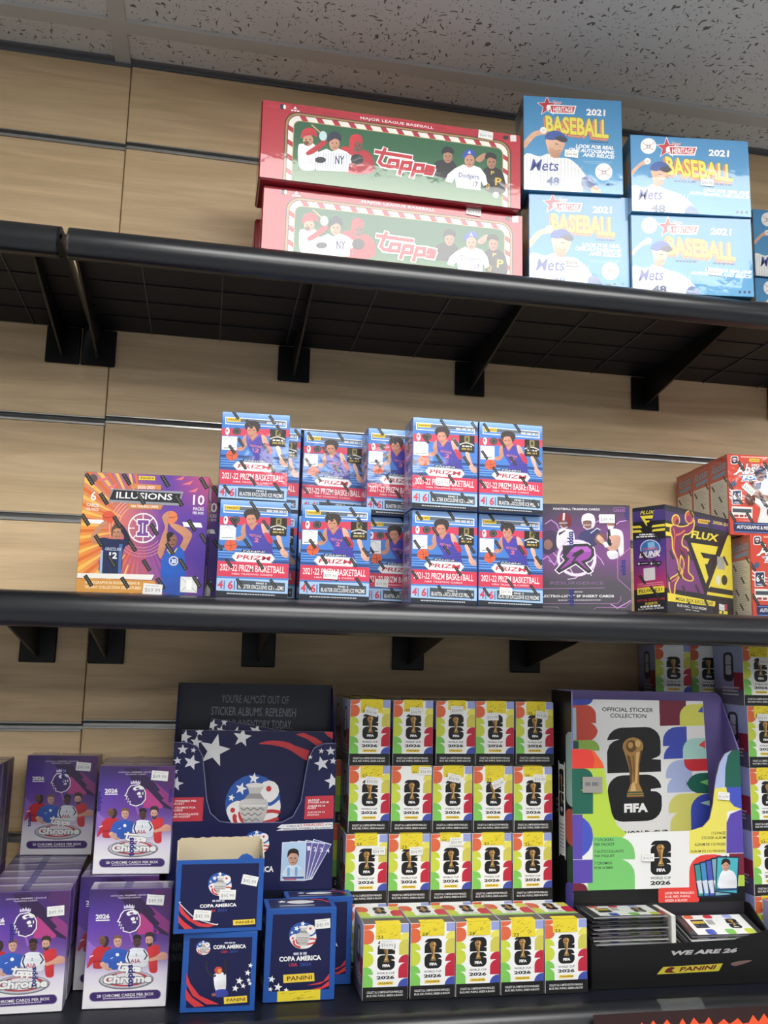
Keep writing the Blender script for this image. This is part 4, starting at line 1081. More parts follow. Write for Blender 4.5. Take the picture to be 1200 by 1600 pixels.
def art_chrome_side():
    a = Art(w=40, h=140); a.grid([(0, 0), (40, 0), (40, 140), (0, 140)], [[(80, 56, 120)] * 2, [(90, 60, 140)] * 2, [(120, 90, 160)] * 2, [(216, 210, 222)] * 2, [(226, 224, 230)] * 2]); a.rect(8, 20, 32, 60, (60, 40, 100)); a.rect(6, 76, 34, 84, (40, 40, 110)); return a
def art_chrome_sheen_top():  # reflections of the film wrap painted as grey-lilac tone and pale streaks
    a = Art(w=100, h=40); a.grid([(0, 0), (100, 0), (100, 40), (0, 40)], [[(150, 144, 160)] * 3, [(112, 100, 130), (136, 128, 150), (110, 96, 130)], [(90, 76, 116)] * 3]); a.rect(3, 2, 97, 5, (206, 204, 210)); a.rect(10, 14, 90, 17, (84, 66, 118)); a.rect(40, 0, 50, 40, (64, 60, 112)); return a

# --- sticker packet box with the big 26
def big26(a, x0, y0, x1, y1, col=(24, 24, 26), bg=(228, 228, 225), trophy=True):
    """stacked 2 and 6 with the trophy in front; box of the whole figure"""
    w, h = x1 - x0, y1 - y0
    P = lambda u, v: (x0 + w * u, y0 + h * v)
    r = .28 * w
    # 2
    a.rrect(x0, y0, x1, y0 + .482 * h, r, col, (1, 1, 0, 0))
    a.poly([P(-.01, .13), P(.24, .122), P(.12, .145), P(.05, .18), P(.015, .23), P(-.01, .27)], bg); a.poly([P(1.01, .27), P(.97, .315), P(.83, .346), P(1.01, .356)], bg)
    # 6
    a.rrect(x0, y0 + .508 * h, x1, y1, r, col); a.poly([P(.80, .664), P(1.01, .652), P(1.01, .75), P(.96, .71), P(.90, .69), P(.80, .684)], bg)
    if trophy:
        g, gd, gl = (172, 130, 70), (104, 74, 38), (214, 178, 116)
        a.poly([P(.31, .24), P(.66, .24), P(.60, .40), P(.585, .60), P(.66, .70), P(.67, .735), P(.35, .735), P(.36, .70), P(.43, .60), P(.40, .42)], g)
        a.ell(*P(.485, .205), w * .195, h * .098, g, 16); a.ell(*P(.455, .20), w * .10, h * .066, gd, 12); a.ell(*P(.44, .19), w * .05, h * .036, (196, 152, 88), 8); a.ell(*P(.575, .175), w * .055, h * .04, gl, 8)
        a.poly([P(.36, .29), P(.43, .31), P(.47, .46), P(.45, .60), P(.42, .60), P(.41, .42)], gd); a.poly([P(.54, .27), P(.61, .26), P(.57, .40), P(.545, .60), P(.51, .60), P(.53, .42)], gl); a.poly([P(.47, .30), P(.50, .30), P(.515, .48), P(.49, .62), P(.475, .48)], (128, 92, 48)); a.poly([P(.62, .25), P(.655, .25), P(.60, .40), P(.58, .58), P(.57, .58), P(.585, .40)], gd)
        a.poly([P(.45, .60), P(.50, .58), P(.53, .68), P(.42, .68)], gl); a.poly([P(.36, .735), P(.67, .735), P(.67, .745), P(.36, .745)], gd)
        a.poly([P(.365, .685), P(.655, .685), P(.66, .70), P(.36, .70)], (52, 84, 60)); a.poly([P(.355, .712), P(.668, .712), P(.67, .722), P(.35, .722)], (52, 84, 60))
        a.text('FIFA', P(.30, .905), P(.74, .905), h * .095, WHITE, .07)
def art_fifa():
    q = [(52, 50), (576, 50), (576, 884), (52, 884)]
    a = Art(q)
    bg = (238, 238, 236)
    a.fill(bg)
    O, Lm, G = (218, 104, 66), (198, 210, 70), (126, 198, 90)
    a.poly(spline([(52, 40), (168, 44), (150, 92), (52, 104)]), O); a.rect(52, 50, 120, 104, O); a.rrect(0, 108, 172, 266, 70, O, (0, 1, 1, 0))
    a.rrect(0, 266, 166, 350, 76, Lm, (0, 1, 0, 0)); a.rrect(0, 356, 168, 518, 74, Lm, (0, 1, 1, 0)); a.rect(52, 266, 110, 400, Lm)
    a.rrect(0, 518, 166, 602, 76, G, (0, 1, 0, 0)); a.rrect(0, 606, 166, 740, 70, G, (0, 1, 0, 0)); a.rect(52, 518, 110, 740, G)
    a.rect(474, 50, 580, 146, (152, 162, 212)); a.rrect(468, 146, 620, 232, 70, (226, 218, 98), (1, 0, 0, 0)); a.rrect(466, 224, 620, 392, 70, (204, 196, 84), (1, 0, 0, 0))
    a.rrect(462, 392, 660, 478, 80, (188, 40, 62), (1, 0, 0, 0)); a.rrect(462, 482, 660, 646, 80, (188, 40, 62), (1, 0, 0, 0)); a.rect(530, 392, 580, 646, (188, 40, 62)); a.rrect(458, 650, 660, 760, 96, (66, 82, 168), (1, 0, 0, 0))
    big26(a, 214, 222, 420, 554, bg=bg)
    a.text('WORLD CUP', (212, 600), (418, 600), 24, (44, 44, 48), .03); a.text('2026', (208, 655), (418, 655), 38, (24, 24, 26), .06)
    brand_tag(a, (222, 716), (404, 716), 34)
    a.rect(52, 738, 580, 884, (28, 28, 28))
    a.text('COLLECT ALL 5 LIMITED-EDITION PARALLELS:', (100, 806), (520, 806), 24, WHITE, .02); a.text('BLUE, RED, PURPLE, GREEN & BLACK!', (100, 846), (520, 846), 26, WHITE, .02)
    return a
def art_fifa_side():
    a = Art(w=70, h=88)
    a.grid([(0, 0), (70, 0), (70, 88), (0, 88)], [[(176, 186, 222)] * 2, [(172, 182, 222)] * 2, [(160, 166, 210)] * 2, [(150, 130, 170)] * 2, [(120, 104, 130)] * 2])
    a.rect(48, 40, 70, 66, (150, 40, 60)); a.rect(0, 66, 70, 88, (96, 92, 110))
    a.rrect(24, 10, 48, 54, 8, (52, 52, 66)); big26(a, 29, 14, 43, 44, (200, 200, 210), (30, 30, 36), False); a.rect(20, 62, 60, 64, (200, 200, 206)); a.rect(20, 67, 56, 69, (200, 200, 206)); a.rect(20, 72, 58, 74, (200, 200, 206))
    return a
def art_fifa_top():
    a = Art(w=100, h=100)
    a.fill((226, 226, 222)); a.rrect(-20, 0, 26, 34, 14, (206, 96, 62), (0, 1, 1, 0)); a.rrect(-20, 30, 24, 66, 14, (182, 194, 62), (0, 1, 1, 0)); a.rrect(76, 0, 130, 26, 12, (204, 196, 84), (1, 0, 0, 1)); a.rrect(74, 24, 130, 64, 14, (188, 40, 62), (1, 0, 0, 1))
    big26(a, 38, 4, 66, 44, trophy=False); a.ell(52, 22, 5, 14, (168, 124, 62), 10); a.text('WORLD CUP 2026', (34, 54), (70, 54), 6, INK, .03)
    a.rect(0, 66, 100, 100, (82, 76, 70)); a.rect(4, 58, 96, 68, (140, 190, 90))
    return a

# --- soccer tournament sticker boxes (navy) and displays
NAVY, BLUE = (20, 23, 70), (34, 84, 162)
def emblem(a, cx, cy, r):
    P = lambda x, y: (cx + r * x, cy + r * y)
    a.ell(cx, cy, r, r * .98, (44, 88, 166), 22)
    a.poly(spline([P(-.95, .2), P(-.55, -.1), P(-.2, .1), P(.1, .1), P(.45, -.55), P(.9, -.2), P(.98, .25), P(.6, .82), P(0, .98), P(-.6, .8)]), (232, 230, 228))
    a.ell(*P(.55, -.42), r * .38, r * .36, (232, 230, 228), 12); a.ell(*P(.55, -.5), r * .1, r * .1, (196, 60, 60), 8)
    a.curve([P(.42, -.1), P(.62, .02), P(.9, -.2)], r * .12, (44, 88, 166), False)
    a.ell(*P(-.72, .22), r * .09, r * .09, (196, 60, 60), 8); a.curve([P(-.62, .4), P(-.55, .72), P(-.15, .86)], r * .14, (196, 60, 60), False); a.curve([P(-.45, .3), P(-.4, .55), P(-.1, .72)], r * .1, (196, 60, 60), False)
    a.curve([P(.35, .32), P(.65, .25), P(.95, .3)], r * .12, (196, 60, 60), False); a.curve([P(.3, .66), P(.6, .6), P(.9, .5)], r * .12, (196, 60, 60), False)
    a.star(*P(-.45, -.5), r * .22, WHITE, 15); a.star(*P(-.78, -.2), r * .13, WHITE, 10); a.star(*P(0, -.85), r * .2, WHITE, 8)
    sv, sd, sl = (196, 194, 190), (150, 148, 146), (226, 224, 220)
    a.poly([P(-.26, -.6), P(.38, -.6), P(.3, -.48), P(.24, -.3), P(-.14, -.3), P(-.18, -.48)], sv); a.ell(*P(.05, -.62), r * .34, r * .08, sl, 12)
    a.poly([P(-.16, -.34), P(.26, -.34), P(.44, -.1), P(-.38, -.1)], sd)
    a.blob([P(-.42, -.12), P(.46, -.12), P(.5, .3), P(.28, .75), P(.05, .84), P(-.2, .74), P(-.46, .3)], sv)
    for k in range(3):
        y = .14 + .18 * k
        a.line([P(-.44 + .12 * i + .04 * k, y + (.08 if i % 2 else 0)) for i in range(8 - k)], r * .035, (120, 118, 118))
    a.poly([P(-.42, .04), P(.48, .04), P(.48, .1), P(-.42, .1)], (220, 218, 214)); a.poly([P(-.16, .74), P(.24, .74), P(.2, .95), P(-.12, .95)], sl)
def stripes(a, pts_list, col=(206, 62, 66)):
    for p in pts_list:
        a.poly(spline(p, 5), col)
def art_copa(kind):
    if kind == 'open':
        q = [(60, 222), (1160, 176), (1135, 1075), (20, 1130)]
        a = Art(q); a.fill(BLUE); a.poly([(115, 264), (1098, 232), (1070, 1040), (78, 1078)], NAVY)
        emblem(a, 598, 505, 150)
        a.dashes((505, 728), (660, 722), 24, (190, 192, 206)); a.text('COPA AMERICA', (348, 806), (815, 782), 44, WHITE, .05); a.text('USA', (470, 858), (552, 854), 34, (196, 56, 64), .04); a.text('2024', (572, 852), (695, 846), 34, (56, 78, 150), .04)
        w = [(104, 736), (190, 850), (330, 950), (580, 1004)]
        a.curve(w, 12, (220, 220, 220), False)
        a.poly([(92, 752), (150, 850), (240, 940), (380, 1000), (560, 1016), (460, 1046), (330, 1036), (200, 960), (110, 880), (86, 830)], (206, 60, 66)); a.poly([(80, 905), (150, 980), (270, 1066), (160, 1074), (80, 990)], (206, 60, 66))
        brand_tag(a, (776, 1022), (1058, 1002), 66)
    elif kind == 'player':
        q = [(135, 635), (570, 620), (555, 1095), (118, 1097)]
        a = Art(q); a.fill(BLUE); a.poly([(168, 664), (540, 652), (528, 1062), (152, 1072)], NAVY)
        emblem(a, 246, 720, 42); a.dashes((372, 694), (436, 692), 9, (190, 192, 206)); a.text('COPA AMERICA', (306, 728), (502, 720), 24, WHITE, .05); a.text('USA', (352, 750), (392, 748), 14, (196, 56, 64), .04); a.text('2024', (402, 748), (452, 746), 14, (56, 78, 150), .04)
        a.blob([(310, 890), (330, 868), (376, 868), (384, 900), (378, 974), (326, 976)], (232, 232, 234)); a.blob([(326, 970), (384, 966), (396, 1000), (350, 1012), (322, 1004)], (60, 70, 160)); a.curve([(372, 872), (384, 838), (376, 796)], 14, (40, 34, 40), False); a.curve([(320, 880), (290, 880), (268, 840), (272, 800)], 10, (46, 40, 56), False)
        a.ell(338, 852, 24, 22, (196, 70, 56), 12); a.ell(344, 856, 12, 14, (216, 150, 70), 8); a.ell(312, 996, 14, 10, (150, 90, 80), 8)
        a.poly([(152, 868), (176, 930), (230, 1000), (344, 1052), (270, 1052), (190, 1000), (152, 930)], (206, 60, 66)); a.poly([(150, 960), (186, 1010), (260, 1062), (200, 1066), (150, 1020)], (206, 60, 66))
        for x, y, r in ((530, 824, 16), (514, 868, 20), (464, 916, 24), (520, 912, 15), (488, 946, 18), (440, 960, 22), (528, 932, 14)):
            a.star(x, y, r, WHITE, 10)
        brand_tag(a, (374, 1052), (513, 1044), 40)
    else:
        q = [(615, 495), (1035, 480), (1022, 1022), (608, 1045)]
        a = Art(q); a.fill(BLUE); a.poly([(654, 524), (1004, 512), (994, 964), (640, 982)], NAVY)
        emblem(a, 834, 648, 82); a.dashes((782, 766), (860, 762), 14, (190, 192, 206)); a.text('COPA AMERICA', (698, 806), (945, 794), 30, WHITE, .05); a.text('USA', (756, 834), (806, 832), 20, (196, 56, 64), .04); a.text('2024', (822, 832), (886, 828), 20, (56, 78, 150), .04)
        brand_tag(a, (726, 930), (908, 918), 48)
        for x, y, r in ((656, 908, 22), (694, 954, 26), (650, 966, 16), (742, 972, 16)):
            a.star(x, y, r, WHITE, 10)
        a.poly([(994, 874), (960, 920), (860, 944), (940, 936), (994, 906)], (206, 60, 66)); a.poly([(994, 916), (950, 950), (890, 966), (950, 964), (994, 944)], (206, 60, 66))
    return a
def art_copa_top():
    a = Art(w=100, h=60); a.fill(BLUE); a.rect(6, 5, 94, 55, NAVY); a.ell(52, 24, 20, 10, (220, 218, 216), 14); a.star(25, 20, 7, WHITE); a.curve([(70, 10), (85, 16), (92, 30)], 4, (206, 60, 66), False); a.rect(20, 42, 70, 46, (180, 182, 196)); return a
def art_copa_side():
    a = Art(w=60, h=100); a.fill(BLUE); a.rect(6, 6, 54, 94, NAVY); a.star(20, 30, 6, WHITE); a.star(35, 44, 8, WHITE); a.text('COPA', (12, 20), (48, 20), 8, WHITE, .04); a.star(24, 60, 5, WHITE); brand_tag(a, (14, 88), (46, 88), 10); return a

# ------------------------------------------------------------------ box builder
BOX = {}
def box_mesh(key, w, h, d, front=None, left=None, right=None, top=None, base=(200, 200, 200), mat='printed_card', bevel=.0009):
    if key in BOX:
        return BOX[key]
    mb = MB().box(-w / 2, w / 2, 0, d, 0, h, base, bevel)
    i = bevel * .55
    tf = 0
    if front: tf = mb.art(front, (-w / 2 + i, 0, i), (w - 2 * i, 0, 0), (0, 0, h - 2 * i), (0, -1, 0)).thick
    if left: mb.art(left, (-w / 2, d - i, i), (0, -d + 2 * i, 0), (0, 0, h - 2 * i), (-1, 0, 0))
    if right: mb.art(right, (w / 2, i, i), (0, d - 2 * i, 0), (0, 0, h - 2 * i), (1, 0, 0))
    if top: mb.art(top, (-w / 2 + i, i, h), (w - 2 * i, 0, 0), (0, d - 2 * i, 0), (0, 0, 1))
    me = mb.mesh(key); me.materials.append(MATS[mat])
    me['size'] = (w, h, d); me['ink'] = tf
    BOX[key] = me
    return me

STK = {}
def price_mesh(txt, w=.020, h=.0115):
    k = ('price', txt, w, h)
    if k not in STK:
        mb = MB().box(-w / 2, w / 2, -.00035, 0, -h / 2, h / 2, (232, 232, 228), .0001)
        a = Art(w=100, h=60); a.text(txt, (10, 50), (90, 50), 26, (150, 150, 152), .0); a.dashes((14, 14), (80, 14), 5, (196, 196, 196)); 
        mb.art(a, (-w / 2, -.00035, -h / 2), (w, 0, 0), (0, 0, h), (0, -1, 0), 3e-5)
        me = mb.mesh('price_sticker'); me.materials.append(MATS['paper_label']); STK[k] = me
    return STK[k]
def seal_mesh(w, h, fold=.012, num=True):
    k = ('seal', w, h, fold, num)
    if k not in STK:
        Yl = (228, 208, 52)
        mb = MB().box(-w / 2, w / 2, -.0003, 0, -h, .0003 if fold else 0, Yl)
        if fold: mb.box(-w / 2, w / 2, -.0003, fold, 0, .0003, Yl)
        g = random.Random(int(w * 1e5 + h * 1e5))
        def marks(a, n):
            for _ in range(n):
                x, y, s = g.uniform(8, 92), g.uniform(8, 92), g.uniform(4, 9)
                a.line([(x - s, y + s), (x, y - s * .3), (x + s * .4, y + s * .2), (x + s, y - s)], 2.0, (120, 104, 30) if g.random() < .6 else (196, 176, 40))
        a = Art(w=100, h=100); marks(a, 12)
        if num: a.text('23', (8, 96), (30, 96), 20, (50, 46, 30), .03)
        mb.art(a, (-w / 2, -.0003, -h), (w, 0, 0), (0, 0, h), (0, -1, 0), 3e-5)
        if fold:
            a = Art(w=100, h=100); marks(a, 8); mb.art(a, (-w / 2, 0, .0003), (w, 0, 0), (0, fold, 0), (0, 0, 1), 3e-5)
        me = mb.mesh('seal_sticker'); me.materials.append(MATS['paper_label']); STK[k] = me
    return STK[k]
def place(name, mesh, X, d, z, yaw, label, cat, group, price=None, seals=None):
    """price: (u, v, degrees, text[, scale]) with u, v from the top left of the front"""
    w, h, dd = mesh['size']
    e = empty(name, X, d, z, yaw, label, cat, group)
    link('carton', mesh, e)
    t = mesh['ink']
    for p in (price or []):
        s = link('price_sticker', price_mesh(p[3]), e)
        k = p[4] if len(p) > 4 else 1
        s.location = (-w / 2 + p[0] * w, -t - .0004 - .0004 * bool(seals), h * (1 - p[1])); s.rotation_euler = (0, R(p[2]), 0); s.scale = (k, 1, k)
    for u, sw, sh, rot in (seals or []):
        s = link('seal_sticker', seal_mesh(sw, sh), e)
        s.location = (-w / 2 + u * w, -t, h + .0004); s.rotation_euler = (0, R(rot), 0)
    return e

# ------------------------------------------------------------------ top shelf
WR = 'shrink_wrapped_card'
zt = Z1 + .0006
rm = box_mesh('red_set_box', .3757, .1178, .088, art_red(), art_red_side(), base=(168, 36, 50), mat=WR, bevel=.003)
place('card_set_box', rm, .2312, 1.1618, zt, 0, 'long red card set box with players, lower of two, behind the shelf lip', 'box', 'long red card set boxes', price=[(.80, .03, 4, '$69.99', 1.1)])
place('card_set_box', rm, .2237, 1.1483, zt + .1184, 0.2, 'long red card set box with players, on top of another', 'box', 'long red card set boxes', price=[(.855, .075, 4, '$69.99', 1.1)])
place('card_set_box', rm, .2255, 1.262, zt, 0, 'red card set box peeking out at the left behind the lower long red box', 'box', 'long red card set boxes')
TQ = [(85, 58), (535, 85), (538, 515), (75, 490)]
WQ = [(570, 230), (1108, 272), (1125, 612), (580, 598)]
tm_ = box_mesh('heritage_tall', .1464, .1493, .058, heritage(TQ, False), art_heritage_side(), base=(72, 140, 190), mat=WR)
wm_ = box_mesh('heritage_wide', .1765, .1198, .058, heritage(WQ, True), art_heritage_side(), base=(72, 140, 190), mat=WR)
hg = 'blue baseball card boxes'
place('baseball_card_box', tm_, .4969, 1.143, zt, -8.1, 'tall sky-blue baseball box with pitcher, lower one beside the long red boxes', 'box', hg, price=[(.42, .70, 2, '$44.99')])
place('baseball_card_box', tm_, .4871, 1.1379, zt + .1499, -7.8, 'tall sky-blue baseball box with pitcher, stacked highest on the shelf', 'box', hg, price=[(.48, .60, 4, '$44.99')])
place('baseball_card_box', wm_, .6559, 1.1112, zt, -8.6, 'wide sky-blue baseball box, lower of the pair right of the tall blue ones', 'box', hg, price=[(.68, .70, 3, '$44.99')])
place('baseball_card_box', wm_, .6546, 1.1062, zt + .1204, -7.6, 'wide sky-blue baseball box on top of its twin, right of the tall ones', 'box', hg, price=[(.635, .58, 2, '$44.99')])
place('baseball_card_box', wm_, .9535, 1.272, zt, -2, 'blue baseball box at the right edge of the photo, lower one', 'box', hg)
place('baseball_card_box', wm_, .9525, 1.268, zt + .1204, -2, 'blue baseball box at the right edge of the photo, upper one', 'box', hg)
place('baseball_card_box', tm_, .515, 1.262, zt, -4, 'blue baseball box hidden low behind the two tall blue boxes', 'box', hg)
place('baseball_card_box', tm_, .514, 1.260, zt + .1499, -4, 'blue box whose edge shows behind the highest tall blue box', 'box', hg)

# ------------------------------------------------------------------ middle shelf
zm = Z2 + .0006
im = box_mesh('illusions', .152, .149, .044, art_illusions(), None, art_purple_side(), base=(90, 60, 140), mat=WR)
place('basketball_card_box', im, -.0823, 1.1316, zm, -5.0, 'square orange and purple basketball box with two jumping players', 'box', 'ray pattern basketball boxes', price=[(.60, .955, 3, '$69.99', 1.15)])
place('basketball_card_box', im, -.066, 1.185, zm, -5.0, 'orange and purple box showing only its edge behind the square one', 'box', 'ray pattern basketball boxes')
PV = [box_mesh('prizm%d' % k, .088, .121, .05, art_prizm(k), art_prizm_side(), None, art_prizm_top(), base=(72, 110, 176), mat=WR) for k in range(3)]
pg = 'blue and red basketball blaster boxes'
B = lambda v, X, d, k, yaw, lab, price=None: place('blaster_box', PV[v], X, d, zm + k * .1216, yaw, lab, 'box', pg, price)
B(0, .0521, 1.118, 0, -.8, 'blue and red basketball box at left end of the row, bottom', None)
B(1, .0488, 1.152, 1, -3, 'blue and red basketball box at left end of the row, on top')
B(2, .0690, 1.205, 0, -1, 'basketball box second deep at the left end, bottom')
B(0, .0700, 1.216, 1, -1, 'basketball box second deep at the left end, sliver on top')
B(1, .1542, 1.120, 0, -5.5, 'blue and red basketball box second from left in front, with price sticker low', [(.44, .735, 3, '$59.99', .9)])
B(2, .1625, 1.225, 1, 3, 'glare-washed basketball box set back on top, second from left')
B(0, .1600, 1.222, 0, 2, 'basketball box behind the second front box, bottom, under the washed one')
B(2, .2490, 1.192, 0, .2, 'half hidden basketball box between second and fourth front boxes, bottom', [(.26, .75, 2, '$59.99', .9)])
B(1, .2470, 1.184, 1, .4, 'half hidden basketball box set back on top, third from left')
B(2, .2957, 1.118, 0, .2, 'blue and red basketball box fourth from left, bottom front')
B(0, .2936, 1.112, 1, -.5, 'blue and red basketball box fourth from left on top, sticker over its name', [(.46, .70, 2, '$59.99', .9)])
B(1, .3860, 1.120, 0, -.6, 'blue and red basketball box at right end of the row, bottom', [(.42, .835, 2, '$59.99', .85)])
B(2, .3830, 1.110, 1, .1, 'blue and red basketball box at right end of the row, on top')
rs = box_mesh('resurgence', .1215, .1425, .045, art_resurgence(), None, None, art_glare_top(), base=(70, 68, 76), mat=WR)
place('football_card_box', rs, .4930, 1.1275, zm, -13.0, 'dark football box with a big purple R in lightning', 'box', 'football card boxes', price=[(.745, .135, -1, '$49.99', 1.05)])
fx = box_mesh('flux', .178, .1485, .052, art_flux(), art_flux_side(), None, None, base=(38, 36, 42), mat=WR)
_c = (.608, 1.122)
place('basketball_card_box', fx, _c[0] + .089 * math.cos(R(30)), _c[1] + .089 * math.sin(R(30)), zm, 30, 'black and yellow basketball box turned so its narrow side shows', 'box', 'turned basketball boxes', price=[(.80, .90, 4, '$54.99', .75)])
ab = box_mesh('absolute', .128, .1235, .058, art_absolute(), art_absolute_side(), base=(190, 74, 56), mat=WR)
ag = 'red football card boxes'
for i, (nm, xl, d) in enumerate((('front', .776, 1.180), ('second', .783, 1.241), ('third', .789, 1.302))):
    place('football_card_box', ab, xl + .064, d, zm, -4, 'orange-red football box in the lower row at right edge, %s from the shelf lip' % ('first' if i == 0 else nm), 'box', ag)
for i, (nm, xl, d) in enumerate((('front', .757, 1.200), ('second', .763, 1.261), ('third', .769, 1.322))):
    place('football_card_box', ab, xl + .064, d, zm + .1241, -4, 'orange-red football box in the upper row at right edge, %s from the shelf lip' % ('first' if i == 0 else nm), 'box', ag, price=[(.25, .43, 40, '$49.99', 1.0)] if i == 0 else None)

# ------------------------------------------------------------------ bottom shelf: purple soccer boxes
zb = Z3 + .0006
CH, CD = .1325, .034
CV = [box_mesh('chrome%d' % k, .0952, CH, CD, art_chrome(k), art_chrome_side(), art_chrome_side(), art_chrome_sheen_top(), base=(120, 100, 160), mat=WR) for k in range(4)]
cg = 'purple soccer card boxes'
def art_film_glints():  # light on the film painted as pale streaks over a darkened side
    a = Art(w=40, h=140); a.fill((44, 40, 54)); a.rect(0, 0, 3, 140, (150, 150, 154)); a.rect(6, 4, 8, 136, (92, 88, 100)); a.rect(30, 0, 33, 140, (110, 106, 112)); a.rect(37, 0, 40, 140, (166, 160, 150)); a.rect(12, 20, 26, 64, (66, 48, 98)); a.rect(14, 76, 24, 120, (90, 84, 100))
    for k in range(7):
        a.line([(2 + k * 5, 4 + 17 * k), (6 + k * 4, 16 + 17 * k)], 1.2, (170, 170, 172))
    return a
FLM = box_mesh('film_wrapped', .0952, CH, CD, art_chrome(1), None, art_film_glints(), art_chrome_sheen_top(), base=(70, 62, 84), mat=WR)
C = lambda v, X, d, k, yaw, lab, price=None: place('soccer_card_box', CV[v], X, d, zb + k * (CH + .0006), yaw, lab, 'box', cg, price)
C(1, -.0713, 1.1654, 0, -1.5, 'purple and white soccer box standing foremost at the bottom, beside the navy boxes', [(.80, .10, 4, '$49.99', 1.0)])
C(2, -.0900, 1.2290, 0, -1.5, 'purple soccer box in the gap behind the two foremost bottom ones')
C(1, -.0890, 1.2660, 0, -1.5, 'purple soccer box second behind the gap at the bottom')
C(1, -.0880, 1.3030, 0, -1.5, 'purple soccer box third behind the gap at the bottom')
C(0, -.0778, 1.2357, 1, -3.5, 'purple soccer box on top, nearest of its row, tape over its name', [(.80, .09, 4, '$49.99', 1.05)])
C(1, -.0780, 1.2740, 1, -3.0, 'purple soccer box just behind the nearest upper one, edge showing above it')
C(1, -.0782, 1.3110, 1, -2.5, 'purple soccer box third deep in the upper row, thin edge showing')
C(2, -.1877, 1.1630, 0, 1.5, 'purple soccer box cut off by the left edge of the photo, foremost', [(.84, .17, -4, '$49.99', .95)])
for i, o in enumerate(('second', 'third', 'fourth', 'fifth', 'last')):
    C(1, -.1877 - .001 * i, 1.1995 + .036 * i, 0, .6, 'purple soccer box standing %s behind the one cut off by the left edge' % o)
C(3, -.1871, 1.3560, 1, -4.0, 'purple soccer box highest at left, leaning near the wood wall', [(.80, .11, 4, '$49.99', 1.0)])
for i, o in enumerate(('nearest', 'middle', 'farthest')):
    place('soccer_card_box', FLM, -.2960, 1.2350 + .036 * i, zb + CH + .0006, 0, 'film-wrapped soccer box edge at the far left, %s of three' % o, 'box', cg)
    C(1, -.2960, 1.2350 + .036 * i, 0, 0, 'soccer box under the film-wrapped edges at the far left, %s' % o)

# ------------------------------------------------------------------ navy sticker boxes
cp = box_mesh('copa_player', .0858, .0876, .048, art_copa('player'), art_copa_side(), art_copa_side(), art_copa_top(), base=BLUE)
ct = box_mesh('copa_tall', .0867, .106, .048, art_copa('tall'), art_copa_side(), art_copa_side(), art_copa_top(), base=BLUE)
ct2 = box_mesh('copa_thin', .0867, .106, .033, art_copa('tall'), art_copa_side(), art_copa_side(), art_copa_top(), base=BLUE)
ng = 'navy soccer sticker boxes'
place('sticker_box', cp, .0355, 1.1391, zb, -3.0, 'small navy sticker box with a kneeling player, under the open one', 'box', ng)
e = place('sticker_box', ct, .1324, 1.1598, zb, 1.0, 'navy sticker box with silver trophy and yellow tape at its foot', 'box', ng, price=[(.80, .175, -3, '$45.99', .95)])
s = link('seal_sticker', seal_mesh(.052, .0115, 0, False), e); s.location = (.0, -ct['ink'], .0125)
place('sticker_box', ct2, .1600, 1.2095, zb, 0, 'navy sticker box showing its right edge behind the taped one', 'box', ng)
# opened one: tray-like carton with torn flaps
def open_box(X, d, z, yaw):
    w, h, dd, t = .1022, .0812, .048, .0012
    e = empty('sticker_box', X, d, z, yaw, 'opened navy sticker box with torn cream flaps, on top of a smaller one', 'box', ng)
    mb = MB()
    mb.box(-w / 2, w / 2, 0, t, 0, h, BLUE); mb.box(-w / 2, -w / 2 + t, t, dd - t, 0, h, BLUE); mb.box(w / 2 - t, w / 2, t, dd - t, 0, h, BLUE); mb.box(-w / 2 + t, w / 2 - t, t, dd - t, 0, t, (196, 180, 148))
    mb.art(art_copa('open'), (-w / 2 + .0004, 0, .0004), (w - .0008, 0, 0), (0, 0, h - .0008), (0, -1, 0))
    tk = mb.thick
    mb.build('carton', 'printed_card', e)
    fl = MB()
    g = random.Random(3)
    n = 24
    top = [(-w / 2 + w * i / n, h + .0165 + g.uniform(-.0008, .0008) - (.004 if i in (0, n) else 0)) for i in range(n + 1)]
    fl.prism([(-w / 2, 0)] + [(w / 2, 0)] + top[::-1], lambda a, b, q: (a, q, b), dd - t, dd, (206, 192, 160))
    fl.build('back_flap', 'paper_label', e)
    for sx in (-1, 1):
        sf = MB()
        x0 = sx * w / 2
        sf.prism([(t, h - .004), (dd - t, h - .004), (dd - t, h + .014), (dd * .6, h + .0155), (dd * .3, h + .009), (t, h + .002)], lambda a, b, q: (q, a, b), x0 - sx * t, x0, (206, 192, 160))
        sf.build('side_flap', 'paper_label', e)
    tf = MB()
    tf.prism([(.018, h - .002), (.024, h + .0045), (.030, h + .0058), (.036, h + .003), (.040, h - .002)], lambda a, b, q: (a, q, b), t, t + .0008, BLUE)
    tf.build('torn_flap', 'printed_card', e)
    for u, v, rot, k in ((.84, .30, 12, .95), (.59, .49, 2, .95), (.315, .76, 6, 1.0)):
        s = link('price_sticker', price_mesh('$45.99'), e); s.location = (-w / 2 + u * w, -tk - .0004, h * (1 - v)); s.rotation_euler = (0, R(rot), 0); s.scale = (k, 1, k)
open_box(.0317, 1.1372, zb + .0876 + .0006, 2.0)

